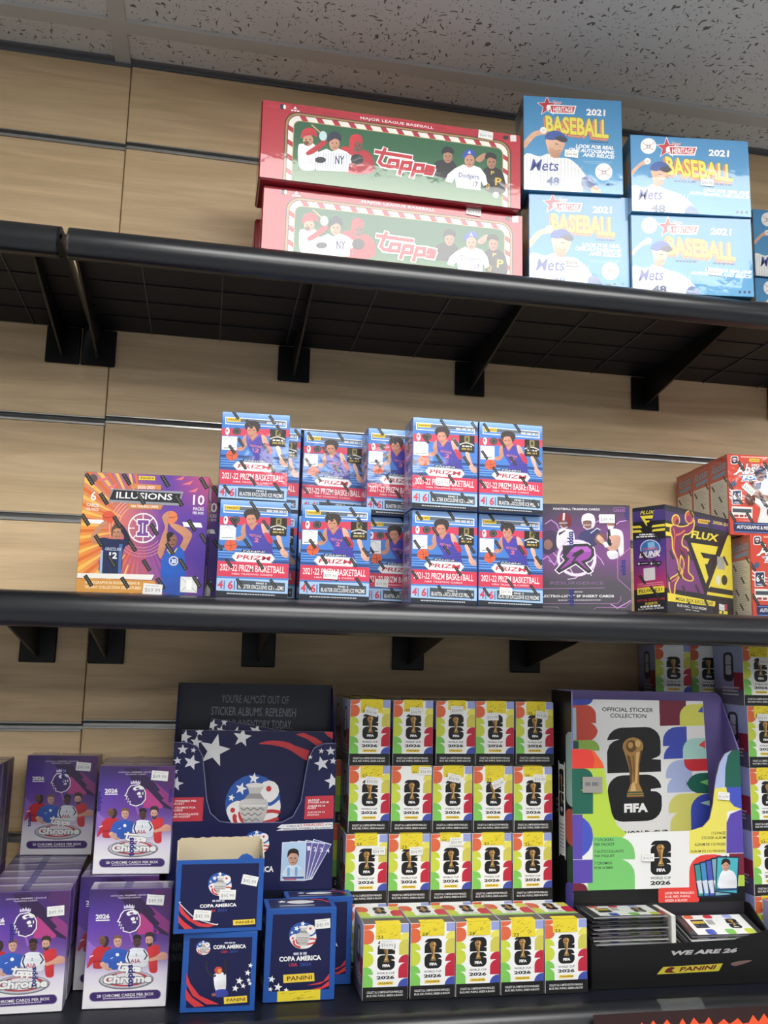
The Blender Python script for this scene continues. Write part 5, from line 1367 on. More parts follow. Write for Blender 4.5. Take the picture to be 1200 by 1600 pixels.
# navy counter display with sticker albums
def copa_display():
    e = empty('sticker_display', .0735, 1.245, zb, 0, 'navy cardboard display with stars and sticker albums in its pocket', 'display', 'cardboard sticker displays')
    w, t = .2150, .0018
    DK = (8, 14, 32)
    a = Art(w=1050, h=1800); a.fill(DK)
    gr = (108, 110, 124)
    a.text("YOU'RE ALMOST OUT OF", (290, 130), (748, 134), 56, gr, .01); a.text('STICKER ALBUMS. REPLENISH', (225, 212), (800, 219), 56, gr, .01); a.text('YOUR INVENTORY TODAY.', (290, 294), (776, 301), 56, gr, .01)
    mb = MB().box(-w / 2, w / 2, .054, .054 + t, 0, .3705, DK)
    mb.art(a, (-w / 2, .054, 0), (w, 0, 0), (0, 0, .3705), (0, -1, 0)); mb.build('back_panel', 'printed_card', e)
    for sx in (-1, 1):
        sd = MB().prism([(0, 0), (.054, 0), (.054, .362), (.05, .366), (0, .29)], lambda p, q, d: (d, p, q), sx * w / 2 - (t if sx > 0 else 0), sx * w / 2 + (0 if sx > 0 else t), NAVY)
        sd.build('side_panel', 'printed_card', e)
    # pocket front with its scooped opening
    q = [(60, 465), (1105, 455), (1093, 1457), (34, 1470)]
    a = Art(q)
    cut = [(60, 465), (150, 468), (205, 492), (242, 560), (258, 700), (274, 850), (300, 940), (360, 996), (450, 1008), (760, 1002), (830, 962), (880, 860), (905, 680), (925, 560), (958, 492), (1020, 462), (1105, 455)]
    out = cut + [(1093, 1457), (34, 1470)]
    H0, H1 = .107, .295
    uv = [a.m(p) for p in out]
    pf = MB().prism([(-w / 2 + u * w, H0 + v * (H1 - H0)) for u, v in uv], lambda p, r, d: (p, d, r), 0, t, (150, 150, 168))
    a.poly(out, NAVY)
    a.line(cut, 5, (120, 122, 156))
    for x, y, r, ro in ((115, 515, 36, 0), (182, 518, 20, 10), (84, 590, 28, -6), (172, 600, 54, 16), (72, 660, 22, 0), (78, 745, 50, 12), (1006, 512, 20, 5), (1068, 512, 34, -5), (1010, 600, 52, -14), (1086, 580, 26, 8), (935, 556, 16, 0), (1085, 720, 56, -12)):
        a.star(x, y, r, (216, 216, 222), ro)
    red = (188, 54, 68)
    a.poly([(50, 838), (256, 834), (252, 994), (44, 998)], red); a.poly([(908, 826), (1096, 818), (1094, 976), (902, 982)], red)
    for s_, x0, x1, y in (('5 STICKERS PER', 62, 210, 868), ('PACKET', 62, 136, 886), ('5 CROMOS POR', 62, 206, 912), ('SOBRE', 62, 126, 930), ('5 AUTOCOLLANTS', 60, 224, 956), ('PAR PAQUET', 60, 176, 974)):
        a.text(s_, (x0, y), (x1, y - 2), 13, WHITE, .03)
    for s_, x0, x1, y in (('64-PAGE', 926, 1000, 858), ('STICKER ALBUM', 926, 1062, 874), ('ALBUM DE 64', 926, 1038, 898), ('PAGES', 924, 978, 914), ('ÁLBUM DE 64', 924, 1036, 940), ('PÁGINAS', 922, 1000, 958)):
        a.text(s_, (x0, y), (x1, y - 3), 13, WHITE, .03)
    a.poly([(754, 1018), (1092, 1002), (1092, 1046), (722, 1060), (760, 1044), (728, 1040)], (222, 222, 224)); a.text('Collect all', (790, 1036), (872, 1032), 14, (40, 44, 90), .01); a.text('5 PARALLELS', (880, 1032), (1030, 1024), 18, (190, 50, 60), .03); a.text('of the', (1040, 1024), (1086, 1022), 12, (40, 44, 90), .01); a.text('"NON-FOIL STICKERS in the collection"', (764, 1056), (1086, 1044), 13, (40, 44, 90), .03)
    emblem(a, 598, 1140, 82)
    a.text('COPA AMERICA', (424, 1344), (712, 1338), 40, WHITE, .05)
    for k in range(4, -1, -1):
        ox = k * 46
        tl, tr, br, bl = (763 + ox * 1.1, 1138 - ox * .16 + k * 2), (920 + ox * .9, 1130 + ox * .12), (915 + ox * .25, 1400 - ox * .05), (757 + ox * .8, 1398)
        a.poly([tl, tr, br, bl], (214, 222, 236)); a.poly([(tl[0] + 5, tl[1] + 6), (tr[0] - 5, tr[1] + 6), (br[0] - 5, br[1] - 6), (bl[0] + 5, bl[1] - 6)], (96, 90, 150) if k else (178, 206, 232))
        if k: a.text(str(k), (tr[0] - 34, tr[1] + 60), (tr[0] - 12, tr[1] + 58), 30, (224, 224, 236), .03)
    a.blob([(775, 1370), (790, 1310), (836, 1290), (884, 1306), (906, 1366)], (206, 226, 240)); a.rect(800, 1310, 816, 1366, (120, 170, 220)); a.rect(850, 1306, 866, 1366, (120, 170, 220)); a.face(836, 1250, 32, 46, (206, 160, 136), 14); a.blob([(800, 1240), (804, 1196), (836, 1180), (868, 1194), (872, 1240), (858, 1216), (820, 1214)], (48, 38, 36)); a.rect(770, 1372, 908, 1384, (60, 70, 130)); a.rect(780, 1386, 860, 1394, (190, 60, 70))
    pf.art(a, (-w / 2, 0, H0), (w, 0, 0), (0, 0, H1 - H0), (0, -1, 0)); pf.build('pocket_front', 'printed_card', e)
    # tray below
    tr_ = MB().box(-w / 2, w / 2, .0018, .054, .0, .0018, DK); tr_.box(-w / 2, w / 2, .0, .0018, .0018, .107, DK)
    a = Art(w=1000, h=500); a.fill(DK); a.text('REPLENISH YOUR', (60, 330), (300, 330), 40, gr, 0); a.text('INVENTORY TODAY.', (60, 390), (320, 390), 40, gr, 0)
    tr_.art(a, (-w / 2, 0, .0018), (w, 0, 0), (0, 0, .105), (0, -1, 0))
    tr_.build('lower_front', 'printed_card', e)
    # two albums
    qa = [(110, 395), (1095, 405), (1085, 1420), (85, 1430)]
    def album(front):
        a = Art(qa); a.fill((20, 23, 66))
        for x, y, r, ro in ((128, 440, 46, 10), (222, 408, 28, -4), (204, 470, 40, 6), (322, 520, 104, 12), (500, 440, 62, 8)):
            a.star(x, y, r, (226, 226, 228), ro)
        a.poly(spline([(610, 478), (700, 458), (830, 480), (930, 570), (910, 572), (800, 510), (700, 486)], 5), red); a.poly([(610, 476), (720, 460), (850, 490), (945, 520), (925, 575), (820, 512), (720, 482)], (196, 60, 66))
        a.poly([(850, 420), (900, 410), (980, 440), (1030, 470), (990, 490), (930, 450)], (196, 60, 66)); a.poly([(1030, 400), (1095, 400), (1095, 450), (1060, 430)], (196, 60, 66))
        emblem(a, 586, 842, 180)
        return a
    MB().box(-w / 2 + t, w / 2 - t, t, .054, .0885, .0900, DK).build('pocket_floor', 'printed_card', e)
    aw = .2030
    for d_, X, z, ro, ah, lab in ((1.2580, .0750, .0915, 0.4, .2175, 'navy sticker album with big white star, front one in the display'), (1.2690, .0620, .1240, 9.0, .1900, 'tilted navy sticker album behind the front one')):
        o = empty('sticker_album', X, d_, zb + z, 0, lab, 'album', 'sticker albums in the navy display'); o.rotation_euler = (0, R(ro), 0)
        k = aw if ro < 1 else .160
        mb = MB().box(-k / 2, k / 2, 0, .004, 0, ah, (214, 214, 216)); mb.art(album(True), (-k / 2, 0, 0), (k, 0, 0), (0, 0, ah), (0, -1, 0)); mb.build('cover', 'printed_card', o)
        MB().box(-k / 2 + .0015, k / 2 - .001, .0041, .0065, .0015, ah - .001, (226, 222, 214)).build('pages', 'paper_label', o)
copa_display()

# ------------------------------------------------------------------ tournament packet boxes
FW, FH, FD = .0566, .0879, .078
fm = box_mesh('packet_box', FW, FH, FD, art_fifa(), art_fifa_side(), art_fifa_side(), art_fifa_top(), base=(224, 224, 222))
fg = 'colourful soccer sticker packet boxes'
pos = {1: [(.2272, 1.246), (.2884, 1.248), (.3502, 1.2505), (.4086, 1.253), (.4684, 1.2545)], 2: [(.2291, 1.248), (.2872, 1.2455), (.3450, 1.2438), (.4025, 1.2415), (.4600, 1.239)], 3: [(.2261, 1.242), (.2843, 1.240), (.3420, 1.2387), (.3997, 1.2372), (.4574, 1.2357)]}
col_ = ('left', 'second', 'middle', 'fourth', 'right')
row_ = {1: 'top', 2: 'second', 3: 'third', 4: 'hidden fourth'}
prices = {(1, 0): (.52, .18, 14), (1, 1): (.56, .17, 2), (1, 2): (.52, .14, 1), (1, 3): (.42, .24, -2), (1, 4): (.68, .21, 8), (2, 0): (.55, .225, 6), (2, 1): (.83, .075, 2), (2, 2): (.52, .18, 12), (2, 3): (.62, .26, -24), (2, 4): (.66, .18, 4), (3, 0): (.78, .24, 2), (3, 1): (.66, .25, -2), (3, 2): (.62, .12, 1)}
sealp = {(1, 0): (.53, .031, .018), (1, 1): (.50, .027, .016), (1, 2): (.53, .026, .013), (1, 3): (.53, .029, .017), (1, 4): (.53, .029, .019), (2, 0): (.54, .031, .016), (2, 1): (.72, .027, .010), (2, 2): (.52, .029, .015), (2, 3): (.54, .028, .021), (2, 4): (.50, .028, .014), (3, 0): (.48, .031, .015), (3, 1): (.54, .031, .020), (3, 2): (.48, .029, .010), (3, 3): (.53, .032, .016), (3, 4): (.52, .029, .018)}
for r_ in (1, 2, 3):
    for i, (X, d) in enumerate(pos[r_]):
        pp = prices.get((r_, i)); sl = sealp.get((r_, i))
        place('packet_box', fm, X, d, zb + (4 - r_) * (FH + .0005), rnd.uniform(-.4, .4), 'packet box in the five-wide wall, %s row, %s column' % (row_[r_], col_[i]), 'box', fg,
              price=[(*pp, '$54.99', .92)] if pp else None, seals=[(sl[0], sl[1], sl[2], 0)] if sl else None)
for i, (X, d) in enumerate(pos[3]):
    place('packet_box', fm, X + .0004, d, zb, 0, 'packet box at the foot of the five-wide wall, %s column, behind the front row' % col_[i], 'box', fg)
for i, (X, d, pr_) in enumerate(((.2363, 1.1487, (.52, .265, 4)), (.2951, 1.1477, None), (.3526, 1.1467, None), (.4104, 1.1456, None), (.4681, 1.1446, None))):
    sl = ((.54, .031, .018), (.48, .031, .0155), (.52, .030, .0165), (.52, .031, .020), (.48, .033, .016))[i]
    place('packet_box', fm, X, d, zb, (-1.0, -.3, -.4, -.5, -.4)[i], 'packet box standing alone in the front row, %s of five' % ('first from left', 'second', 'third', 'fourth', 'last before the black tray')[i], 'box', fg,
          price=[(*pr_, '$54.99', .92)] if pr_ else None, seals=[(*sl, 0)])
for r_, X in ((1, .2275), (2, .2215), (3, .2185), (4, .2185)):
    place('packet_box', fm, X, 1.3235, zb + (4 - r_) * (FH + .0005), 0, 'packet box peeking out left behind the wall of boxes, %s' % ('top', 'second down', 'third down', 'bottom')[r_ - 1], 'box', fg, seals=[(.5, .03, .016, 0)] if r_ == 1 else None)
# right edge stack, five high, with two more behind
for k, lab in ((4, 'top'), (3, 'second'), (2, 'third'), (1, 'fourth'), (0, 'bottom')):
    pr_ = {4: (.62, .26, 2), 3: (.42, .18, 2)}.get(k)
    place('packet_box', fm, .8095 + (.004 if k < 4 else 0), 1.223, zb + k * (FH + .0005), -.5 + .3 * k, 'packet box in the stack at the right edge of the photo, %s of five' % lab, 'box', fg, price=[(*pr_, '$54.99', .9)] if pr_ else None, seals=[(.45, .03, .017, 0)])
    for X, l2 in ((.7760, 'nearer the edge'), (.7160, 'farther left')):
        place('packet_box', fm, X, 1.3085, zb + k * (FH + .0005), -8, 'dim packet box behind the tall white display, %s, %s of five' % (l2, lab), 'box', fg)
place('packet_box', fm, .8120, 1.135, zb, -6, 'packet box low at the right edge, right of the black tray', 'box', fg, seals=[(.5, .03, .016, 0)])

# ------------------------------------------------------------------ white tournament display with album and packet tray
def world_display():
    e = empty('sticker_display', .6310, 1.205, zb, -1.0, 'tall white colourful display with purple back and black packet tray', 'display', 'cardboard sticker displays')
    w, t = .2530, .0020
    K = (12, 12, 14)
    PU = (136, 122, 186)
    mb = MB()
    fl_ = .021                                   # the right wall flares outwards to the back
    bx = [(-w / 2, 0), (w / 2 + fl_, 0), (w / 2 + fl_, .356), (w / 2 + fl_ - .003, .364), (w / 2 + fl_ - .010, .3695), (-w / 2, .3705)]
    mb.prism(bx, lambda p, q, d: (p, d, q), .076, .076 + t, PU); mb.build('back_panel', 'printed_card', e)
    # left wall: black outside, purple inside, coloured shapes near the front edge
    sd = MB().prism([(0, 0), (.076, 0), (.076, .3705), (.0, .3700)], lambda p, q, d: (d, p, q), -w / 2, -w / 2 + t, PU)
    a = Art(w=110, h=1000); a.fill(K)     # u: back to front
    a.rrect(78, 150, 130, 420, 26, (160, 196, 190), (1, 0, 0, 1)); a.rrect(76, 430, 130, 560, 26, (196, 92, 74), (1, 0, 0, 1)); a.rrect(80, 560, 130, 760, 24, (52, 84, 60), (1, 0, 0, 1)); a.rrect(70, 690, 130, 850, 30, (88, 80, 168), (1, 0, 0, 1)); a.rrect(76, 850, 130, 980, 26, (84, 64, 130), (1, 0, 0, 1))
    a.text('FIFA', (22, 420), (44, 420), 12, (200, 200, 200), .03); a.text('WORLD CUP', (22, 440), (58, 440), 12, (200, 200, 200), .03); a.text('2026', (22, 460), (44, 460), 12, (200, 200, 200), .03)
    sd.art(a, (-w / 2, .076, 0), (0, -.076, 0), (0, 0, .3705), (-1, 0, 0)); sdo = sd.build('side_panel', 'printed_card', e)
    sr = MB().prism([(0, 0), (.076, 0), (.076, .356), (0, .292)], lambda p, q, d: (w / 2 - t + d + fl_ * p / .076, p, q), 0, t, PU); sr.build('side_panel', 'printed_card', e)
    MB().box(-w / 2 + t, w / 2 - t, t, .076, .1090, .1105, K).build('pocket_floor', 'printed_card', e)
    lb = MB().prism(spline([(.028, .145), (.047, .145), (.049, .150), (.049, .262), (.047, .267), (.028, .267), (.026, .262), (.026, .150)], 2), lambda p, q, d: (d, p, q), -w / 2 - .0009, -w / 2 - .0004, (226, 226, 226))
    a = Art(w=23, h=122); a.rect(1.5, 3, 21.5, 75, (226, 226, 226)); big26(a, 3, 6, 20, 70, (24, 24, 26), (226, 226, 226))
    for k in range(7):
        a.dashes((4, 82 + k * 5), (19, 82 + k * 5), 1.6, (120, 120, 126))
    lb.art(a, (-w / 2 - .0009, .049, .145), (0, -.023, 0), (0, 0, .122), (-1, 0, 0), 3e-5); lb.build('side_label', 'paper_label', sdo)
    # scooped pocket front
    q = [(155, 435), (862, 447), (890, 1100), (163, 1100)]
    a = Art(q)
    cut = [(156, 435), (205, 434), (250, 446), (282, 492), (296, 545), (308, 640), (322, 712), (346, 765), (384, 798), (480, 794), (660, 792), (708, 776), (736, 744), (750, 680), (762, 570), (778, 500), (800, 462), (830, 447), (862, 447)]
    out = cut + [(890, 1100), (163, 1100)]
    H0, H1 = .088, .292
    uv = [a.m(p) for p in out]
    pf = MB().prism([(-w / 2 + u * w, H0 + v * (H1 - H0)) for u, v in uv], lambda p, r, d: (p, d, r), 0, t, (150, 130, 110))
    LM, GR, DG, RD, BL, VI, YE, LA = (176, 204, 72), (118, 194, 110), (34, 96, 80), (224, 66, 58), (70, 84, 184), (90, 72, 166), (226, 216, 98), (168, 182, 222)
    a.poly(out, (228, 228, 226))
    a.poly([(156, 515), (290, 515), (296, 545), (308, 640), (322, 712), (346, 765), (384, 798), (370, 815), (160, 815)], LM)
    a.poly([(156, 435), (205, 434), (240, 442), (256, 480), (250, 518), (157, 518)], RD); a.poly([(235, 440), (250, 446), (282, 492), (291, 518), (244, 518), (250, 480)], (232, 96, 52))
    a.rrect(120, 518, 243, 612, 40, DG, (0, 1, 0, 0)); a.rrect(120, 600, 244, 712, 30, DG, (0, 1, 0, 0)); a.poly([(190, 610), (246, 596), (246, 614), (200, 614)], LM)
    a.rrect(60, 714, 244, 906, 90, BL, (0, 1, 1, 0)); a.rect(160, 714, 200, 906, VI); a.rect(160, 908, 244, 1008, VI); a.rrect(100, 1008, 222, 1050, 30, (112, 32, 52), (0, 1, 0, 0))
    a.rrect(243, 812, 420, 910, 76, GR, (0, 1, 0, 0)); a.rrect(243, 908, 420, 1042, 70, GR, (0, 1, 0, 0)); a.rect(243, 812, 330, 1042, GR); a.rect(222, 1008, 300, 1042, GR)
    a.poly([(650, 792), (708, 776), (736, 744), (750, 680), (756, 612), (810, 606), (840, 680), (884, 702), (810, 712), (806, 892), (650, 892)], YE)
    a.poly([(756, 612), (762, 570), (778, 500), (800, 462), (830, 447), (806, 500), (800, 606)], LA); a.poly([(830, 447), (862, 447), (870, 606), (800, 606), (802, 520), (812, 470)], DG)
    a.poly([(806, 606), (870, 606), (874, 702), (840, 690), (816, 660)], BL); a.poly([(874, 702), (884, 892), (808, 892), (808, 760), (824, 722)], VI)
    a.rrect(650, 896, 830, 1042, 70, RD, (1, 1, 0, 0)); a.rect(820, 894, 888, 990, (118, 34, 56)); a.rect(860, 988, 890, 1042, LM)
    a.poly([(163, 1040), (890, 1036), (890, 1100), (163, 1100)], K)
    big26(a, 486, 832, 572, 980, bg=(228, 228, 226)); a.text('WORLD CUP', (486, 999), (571, 999), 12, INK, .03); a.text('2026', (485, 1023), (571, 1023), 18, INK, .06)
    for s_, x1, y in (('7 STICKERS', 330, 830), ('PER PACKET', 334, 850), ('7 AUTOCOLLANTS', 372, 880), ('PAR PAQUET', 334, 900), ('7 CROMOS', 324, 930), ('POR SOBRE', 328, 950)):
        a.text(s_, (250, y), (x1, y), 12, INK, .02)
    for s_, x0, y in (('112-PAGE', 744, 810), ('STICKER ALBUM', 702, 830), ('ALBUM DE 112 PAGES', 672, 858), ('ÁLBUM DE 112 PÁGINAS', 655, 886)):
        a.text(s_, (x0, y), (804, y), 12, INK, .02)
    a.rrect(519, 1036, 692, 1102, 12, RD)
    for k, s_ in enumerate(('LOOK FOR PARALLELS:', 'BLUE, RED, PURPLE,', 'GREEN & BLACK!')):
        a.text(s_, (547, 1064 + k * 16), (547 + (124, 108, 94)[k], 1064 + k * 16), 10, WHITE, .02)
    for k, c in enumerate(((64, 150, 150), (70, 140, 190), (80, 90, 180), (120, 170, 180))):
        x = 668 + k * 24
        a.poly([(x, 936 - k * 8), (x + 70, 926 - k * 8), (x + 88, 1078), (x + 18, 1082)], (28, 44, 70)); a.poly([(x + 5, 942 - k * 8), (x + 66, 932 - k * 8), (x + 82, 1070), (x + 22, 1074)], c); a.poly([(x + 12, 1010), (x + 60, 1000), (x + 74, 1060), (x + 26, 1064)], (206, 214, 226))
    a.poly([(764, 904), (862, 908), (856, 1070), (760, 1060)], (28, 44, 70)); a.poly([(769, 910), (857, 914), (851, 1064), (765, 1055)], (74, 176, 190)); a.blob([(774, 1040), (782, 980), (806, 962), (836, 972), (850, 1000), (846, 1048)], (228, 230, 236)); a.face(804, 946, 16, 24, (206, 158, 132), 12); a.blob([(786, 942), (790, 920), (806, 914), (822, 924), (822, 944), (806, 930)], (48, 36, 34)); a.rect(766, 1044, 852, 1054, (40, 70, 110))
    pf.art(a, (-w / 2, 0, H0), (w, 0, 0), (0, 0, H1 - H0), (0, -1, 0)); pfo = pf.build('pocket_front', 'printed_card', e)
    hs = MB().box(-.0145, .0145, -.0004, 0, -.0105, .0105, (150, 146, 140)); a = Art(w=80, h=60); a.dashes((10, 34), (70, 34), 14, (112, 112, 116)); hs.art(a, (-.0145, -.0004, -.0105), (.029, 0, 0), (0, 0, .021), (0, -1, 0), 3e-5); o = hs.build('security_sticker', 'paper_label', pfo); o.location = (-.0975, -.0014, .2445)
    for x, z, r_ in ((.0985, .2290, 4), (-.018, .148, 1)):
        s = link('price_sticker', price_mesh('$14.99'), pfo); s.location = (x, -.0016, z); s.rotation_euler = (0, R(r_), 0); s.scale = (.9, 1, .9)
    # tray: floor, rear wall, front wall, wings, divider
    f0 = -.056
    tb = MB()
    tb.box(-w / 2, w / 2, f0, .076, 0, .0018, K); tb.box(-w / 2, w / 2, 0, .0018, .0018, .0878, (40, 38, 44))
    tb.build('tray_floor', 'printed_card', e)
    fw = MB().prism([(-w / 2, .0018), (w / 2, .0018), (w / 2, .066), (w / 2 - .05, .0545), (0, .0525), (-w / 2 + .03, .0515), (-w / 2 + .014, .049), (-w / 2 + .006, .054), (-w / 2, .060)], lambda p, q, d: (p, d, q), f0, f0 + t, K)
    a = Art([(205, 1255), (965, 1240), (950, 1430), (205, 1440)])
    fw_bits = Art([(205, 1255), (965, 1240), (950, 1430), (205, 1440)])
    fw_bits.text('WE ARE 26', (522, 1312), (806, 1304), 20, (176, 174, 174), .07, (534, 1292), (822, 1284))
    fw_bits.poly([(468, 1390), (496, 1360), (746, 1350), (726, 1382)], (186, 174, 56)); fw_bits.text('PANINI', (560, 1380), (708, 1374), 18, (96, 34, 30), .05, (570, 1362), (720, 1356)); fw_bits.blob([(500, 1382), (520, 1362), (544, 1364), (530, 1376), (545, 1384)], (96, 34, 30))
    fw_bits.blob([(780, 1352), (812, 1342), (870, 1338), (860, 1346), (800, 1362)], (110, 88, 84))
    fw.art(fw_bits, (-w / 2, f0, .0018), (w, 0, 0), (0, 0, .054), (0, -1, 0)); fw.build('tray_front', 'printed_card', e)
    for sx in (-1, 1):
        sd = MB().prism([(f0, .0018), (0, .0018), (0, .0878), (-.012, .0878), (-.034, .074), (f0, .060)], lambda p, q, d: (d, p, q), sx * w / 2 - (t if sx > 0 else 0), sx * w / 2 + (t if sx < 0 else 0), K)
        sd.build('tray_wing', 'printed_card', e)
    MB().box(-.0125, -.0065, f0 + .0025, -.0005, .0018, .0860, (214, 212, 206), .0005).build('divider', 'printed_card', e)
    # album in the pocket
    al = empty('sticker_album', .6290, 1.2400, zb + .1120, -1.0, 'white sticker album with big 26 and gold trophy in the display', 'album', 'sticker albums')
    al.rotation_euler = (R(-4), 0, R(-1.0))
    aw, ah = .2080, .2465
    a = Art([(150, 222), (712, 250), (745, 1010), (165, 1000)])
    a.fill((232, 232, 230))
    a.rrect(60, 205, 245, 250, 30, (62, 78, 176), (0, 0, 1, 0)); a.rrect(60, 250, 256, 330, 46, (206, 78, 62), (0, 1, 0, 0)); a.rrect(60, 326, 262, 408, 46, (206, 78, 62), (0, 1, 1, 0)); a.rect(140, 260, 172, 400, (170, 206, 200)); a.rrect(60, 402, 268, 450, 40, (150, 190, 82), (0, 1, 0, 0)); a.rect(140, 405, 180, 440, DG)
    a.rrect(527, 244, 640, 352, 40, (112, 28, 54), (0, 0, 0, 0)); a.rrect(526, 240, 616, 300, 30, (112, 28, 54), (0, 0, 1, 0)); a.rrect(612, 262, 740, 356, 50, (216, 214, 92), (1, 0, 0, 0)); a.poly([(690, 296), (710, 270), (712, 300)], (62, 78, 176))
    a.rrect(538, 358, 640, 440, 60, (62, 78, 176), (1, 0, 0, 0)); a.rrect(540, 430, 640, 496, 60, (62, 78, 176), (1, 0, 0, 0)); a.rrect(622, 410, 760, 500, 50, (172, 216, 206), (1, 0, 0, 0)); a.poly([(690, 440), (716, 420), (718, 456)], RD)
    a.rrect(548, 502, 660, 580, 60, LA, (1, 0, 0, 0)); a.rrect(552, 566, 660, 642, 60, LA, (1, 0, 0, 0)); a.rrect(626, 500, 800, 552, 40, (206, 52, 62), (0, 0, 0, 1)); a.rrect(634, 562, 800, 650, 60, DG, (1, 0, 0, 1)); a.poly([(690, 600), (726, 590), (726, 616)], GR)
    a.rrect(556, 648, 700, 730, 60, (214, 210, 112), (1, 0, 0, 0)); a.rrect(562, 722, 700, 830, 60, (214, 210, 112), (1, 0, 0, 0)); a.rrect(650, 652, 820, 830, 70, (62, 78, 176), (1, 0, 0, 0)); a.poly([(690, 690), (732, 680), (734, 706)], (172, 216, 206))
    a.text('OFFICIAL STICKER', (282, 280), (499, 291), 18, INK, .03); a.text('COLLECTION', (316, 308), (469, 316), 18, INK, .03)
    a.sheet([(150, 222), (712, 250), (745, 1010), (165, 1000)])
    big26(a, 300, 354, 528, 760, bg=(232, 232, 230)); a.text('WORLD CUP', (352, 830), (552, 830), 30, INK, .04); a.text('2026', (352, 876), (552, 876), 34, INK, .06)
    mb = MB().box(-aw / 2, aw / 2, 0, .004, 0, ah, (226, 226, 224)); mb.art(a, (-aw / 2, 0, 0), (aw, 0, 0), (0, 0, ah), (0, -1, 0)); mb.build('cover', 'printed_card', al)
    MB().box(-aw / 2 + .001, aw / 2 - .001, .0041, .0075, .001, ah - .001, (218, 214, 206)).build('pages', 'paper_label', al)
world_display()

# sticker packets: foil pillows with crimped ends
def packet_mesh(seed):
    g = random.Random(seed)
    w, l, n, m_ = .104, .049, 8, 6
    mb = MB()
    V, F = [], []
    for top in (1, 0):
        for i in range(n + 1):
            for j in range(m_ + 1):
                u, v = i / n, j / m_
                b = (math.sin(math.pi * min(1, max(0, (u - .06) / .88))) ** .5) * (math.sin(math.pi * v) ** .4)
                h = .0003 + .0016 * b + g.uniform(0, .0003)
                V.append((-w / 2 + w * u, l * v, .0022 + (h if top else -h)))
    k = (n + 1) * (m_ + 1)
    for s in (0, 1):
        for i in range(n):
            for j in range(m_):
                a = s * k + i * (m_ + 1) + j
                F.append((a, a + m_ + 1, a + m_ + 2, a + 1))
    rim = [i * (m_ + 1) for i in range(n + 1)] + [n * (m_ + 1) + j for j in range(1, m_ + 1)] + [i * (m_ + 1) + m_ for i in range(n - 1, -1, -1)] + [j for j in range(m_ - 1, 0, -1)]
    for i in range(len(rim)):
        a, b = rim[i], rim[(i + 1) % len(rim)]
        F.append((a, b, b + k, a + k))
    mb.raw(V, F, ((58, 58, 62), (150, 150, 154), (96, 92, 98), (196, 196, 196))[seed])
    a = Art(w=980, h=600)
    a.fill((226, 226, 224)); a.rect(0, 0, 90, 600, (52, 52, 56)); a.rect(900, 0, 980, 600, (52, 52, 56))
    for i, c in enumerate(((206, 96, 62), (62, 78, 176), (188, 40, 62), (116, 184, 82), (152, 162, 212), (182, 194, 62))):
        a.rrect(100 + i * 134, 440 if i % 2 else 0, 226 + i * 134, 600 if i % 2 else 110, 40, c)
    a.rect(150, 140, 330, 400, (40, 40, 44))
    for k in range(8):
        a.rect(360 + k * 12, 150, 366 + k * 12, 300, (40, 40, 44))
    big26(a, 620, 130, 780, 430); brand_tag(a, (160, 260), (320, 260), 70)
    mb.art(a, (-w / 2, .002, .0045), (w, 0, 0), (0, l - .004, 0), (0, 0, 1), 2e-5)
    me = mb.mesh('sticker_packet'); me.materials.append(MATS[WR])
    return me
PK = [packet_mesh(k) for k in range(4)]
def packet(X, d, z, rot, lab):
    o = link('sticker_packet', PK[rnd.randrange(4)]); o.location = W3(X, d, z); o.rotation_euler = rot
    tag(o, lab, 'packet', 'sticker packets in the black tray')
ordn = ('first', 'second', 'third', 'fourth', 'fifth', 'sixth', 'seventh', 'eighth', 'ninth', 'tenth', 'eleventh', 'twelfth', 'thirteenth', 'fourteenth', 'fifteenth', 'sixteenth', 'seventeenth', 'eighteenth', 'nineteenth')
N_L = 18
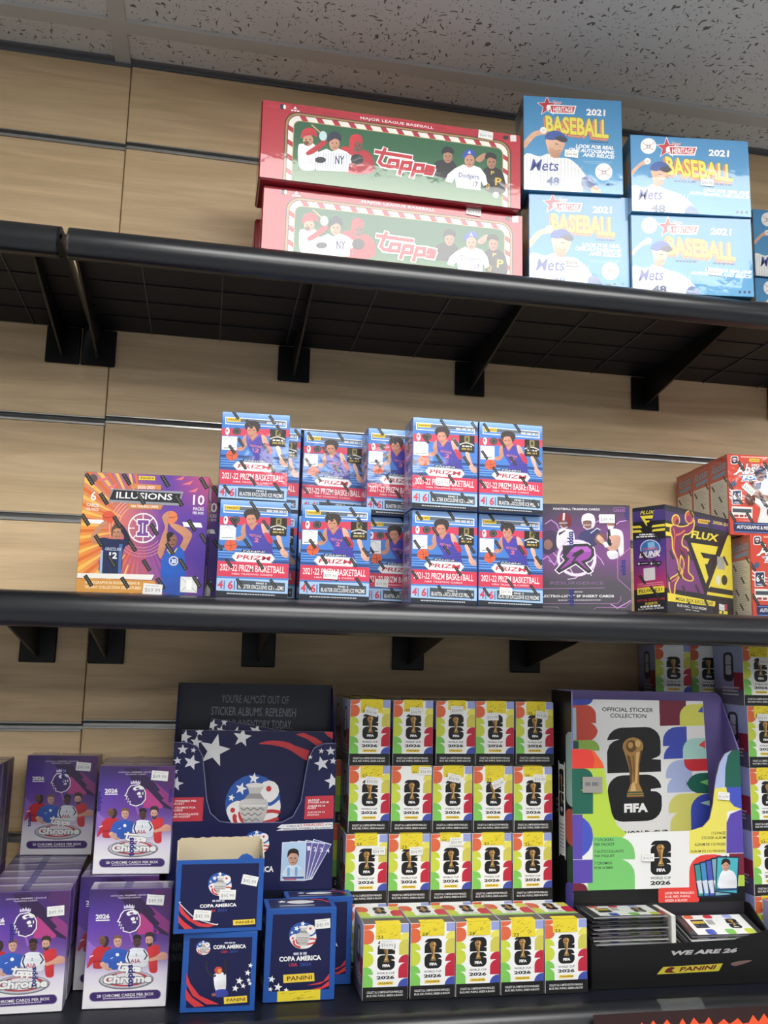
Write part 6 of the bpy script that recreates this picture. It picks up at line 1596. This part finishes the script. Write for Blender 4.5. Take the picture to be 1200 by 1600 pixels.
for i in range(N_L):
    lab = 'topmost sticker packet of the flat pile left of the tray divider' if i == N_L - 1 else 'sticker packet in the flat pile left of the tray divider, %s from the top' % ordn[N_L - 1 - i]
    packet(.5605 + rnd.uniform(-.0025, .0025), 1.1525 + rnd.uniform(0, .0022), zb + .0025 + i * .0047, (0, R(rnd.uniform(-.3, .3)), R(rnd.uniform(-1.0, 1.0))), lab)
N_R = 13
for i in range(N_R):
    lab = 'topmost sticker packet right of the divider, its printed face showing' if i == N_R - 1 else 'sticker packet in the slanting pile right of the tray divider, %s from the top' % ordn[N_R - 1 - i]
    th = R(1.0 + 1.25 * i)
    packet(.6905 + .0006 * i + rnd.uniform(-.001, .001), 1.1520, zb + .0025 + i * .00385 * (1 + .012 * i), (th, R(.2), R(rnd.uniform(-.6, .6))), lab)

# sign on the bottom shelf lip
sg = empty('shelf_sign', .6573, 1.0855, -.4590, 0, 'black shelf sign with orange zigzag hanging on the bottom shelf lip', 'sign')
sw, sh = .36, .1
mb = MB().box(-sw / 2, sw / 2, -.0012, 0, -sh + .045, .045, (46, 24, 24))
a = Art(w=360, h=100)
a.fill((50, 28, 28))
zz = [(0, 100)]
g = random.Random(5)
x = 18
while x < 360:
    zz += [(x, 16 + g.uniform(-1, 2)), (x + 6, 10 + g.uniform(-2, 2)), (x + 13, 18 + g.uniform(-2, 2))]
    x += 17 + g.uniform(-3, 4)
zz += [(360, 22), (360, 100)]
a.poly(zz, (244, 92, 50))
mb.art(a, (-sw / 2, -.0012, -sh + .045), (sw, 0, 0), (0, 0, sh), (0, -1, 0)); mb.build('card', 'printed_card', sg)
tp = MB()
V = []
for i, (y, z) in enumerate(((-.2905, .0010), (-.2990, -.0022), (-.3040, -.0066), (-.3078, -.0116), (-.3101, -.0172), (-.3108, -.0235))):
    V += [(-.028, y, z), (.030, y + .0001, z)]
tp.raw(V, [(2 * i, 2 * i + 1, 2 * i + 3, 2 * i + 2) for i in range(5)], (220, 220, 220))
o = tp.build('tape_strip', 'clear_film', sg); o.location = (.6000 - .6573, .3145, Z3 + .4590)
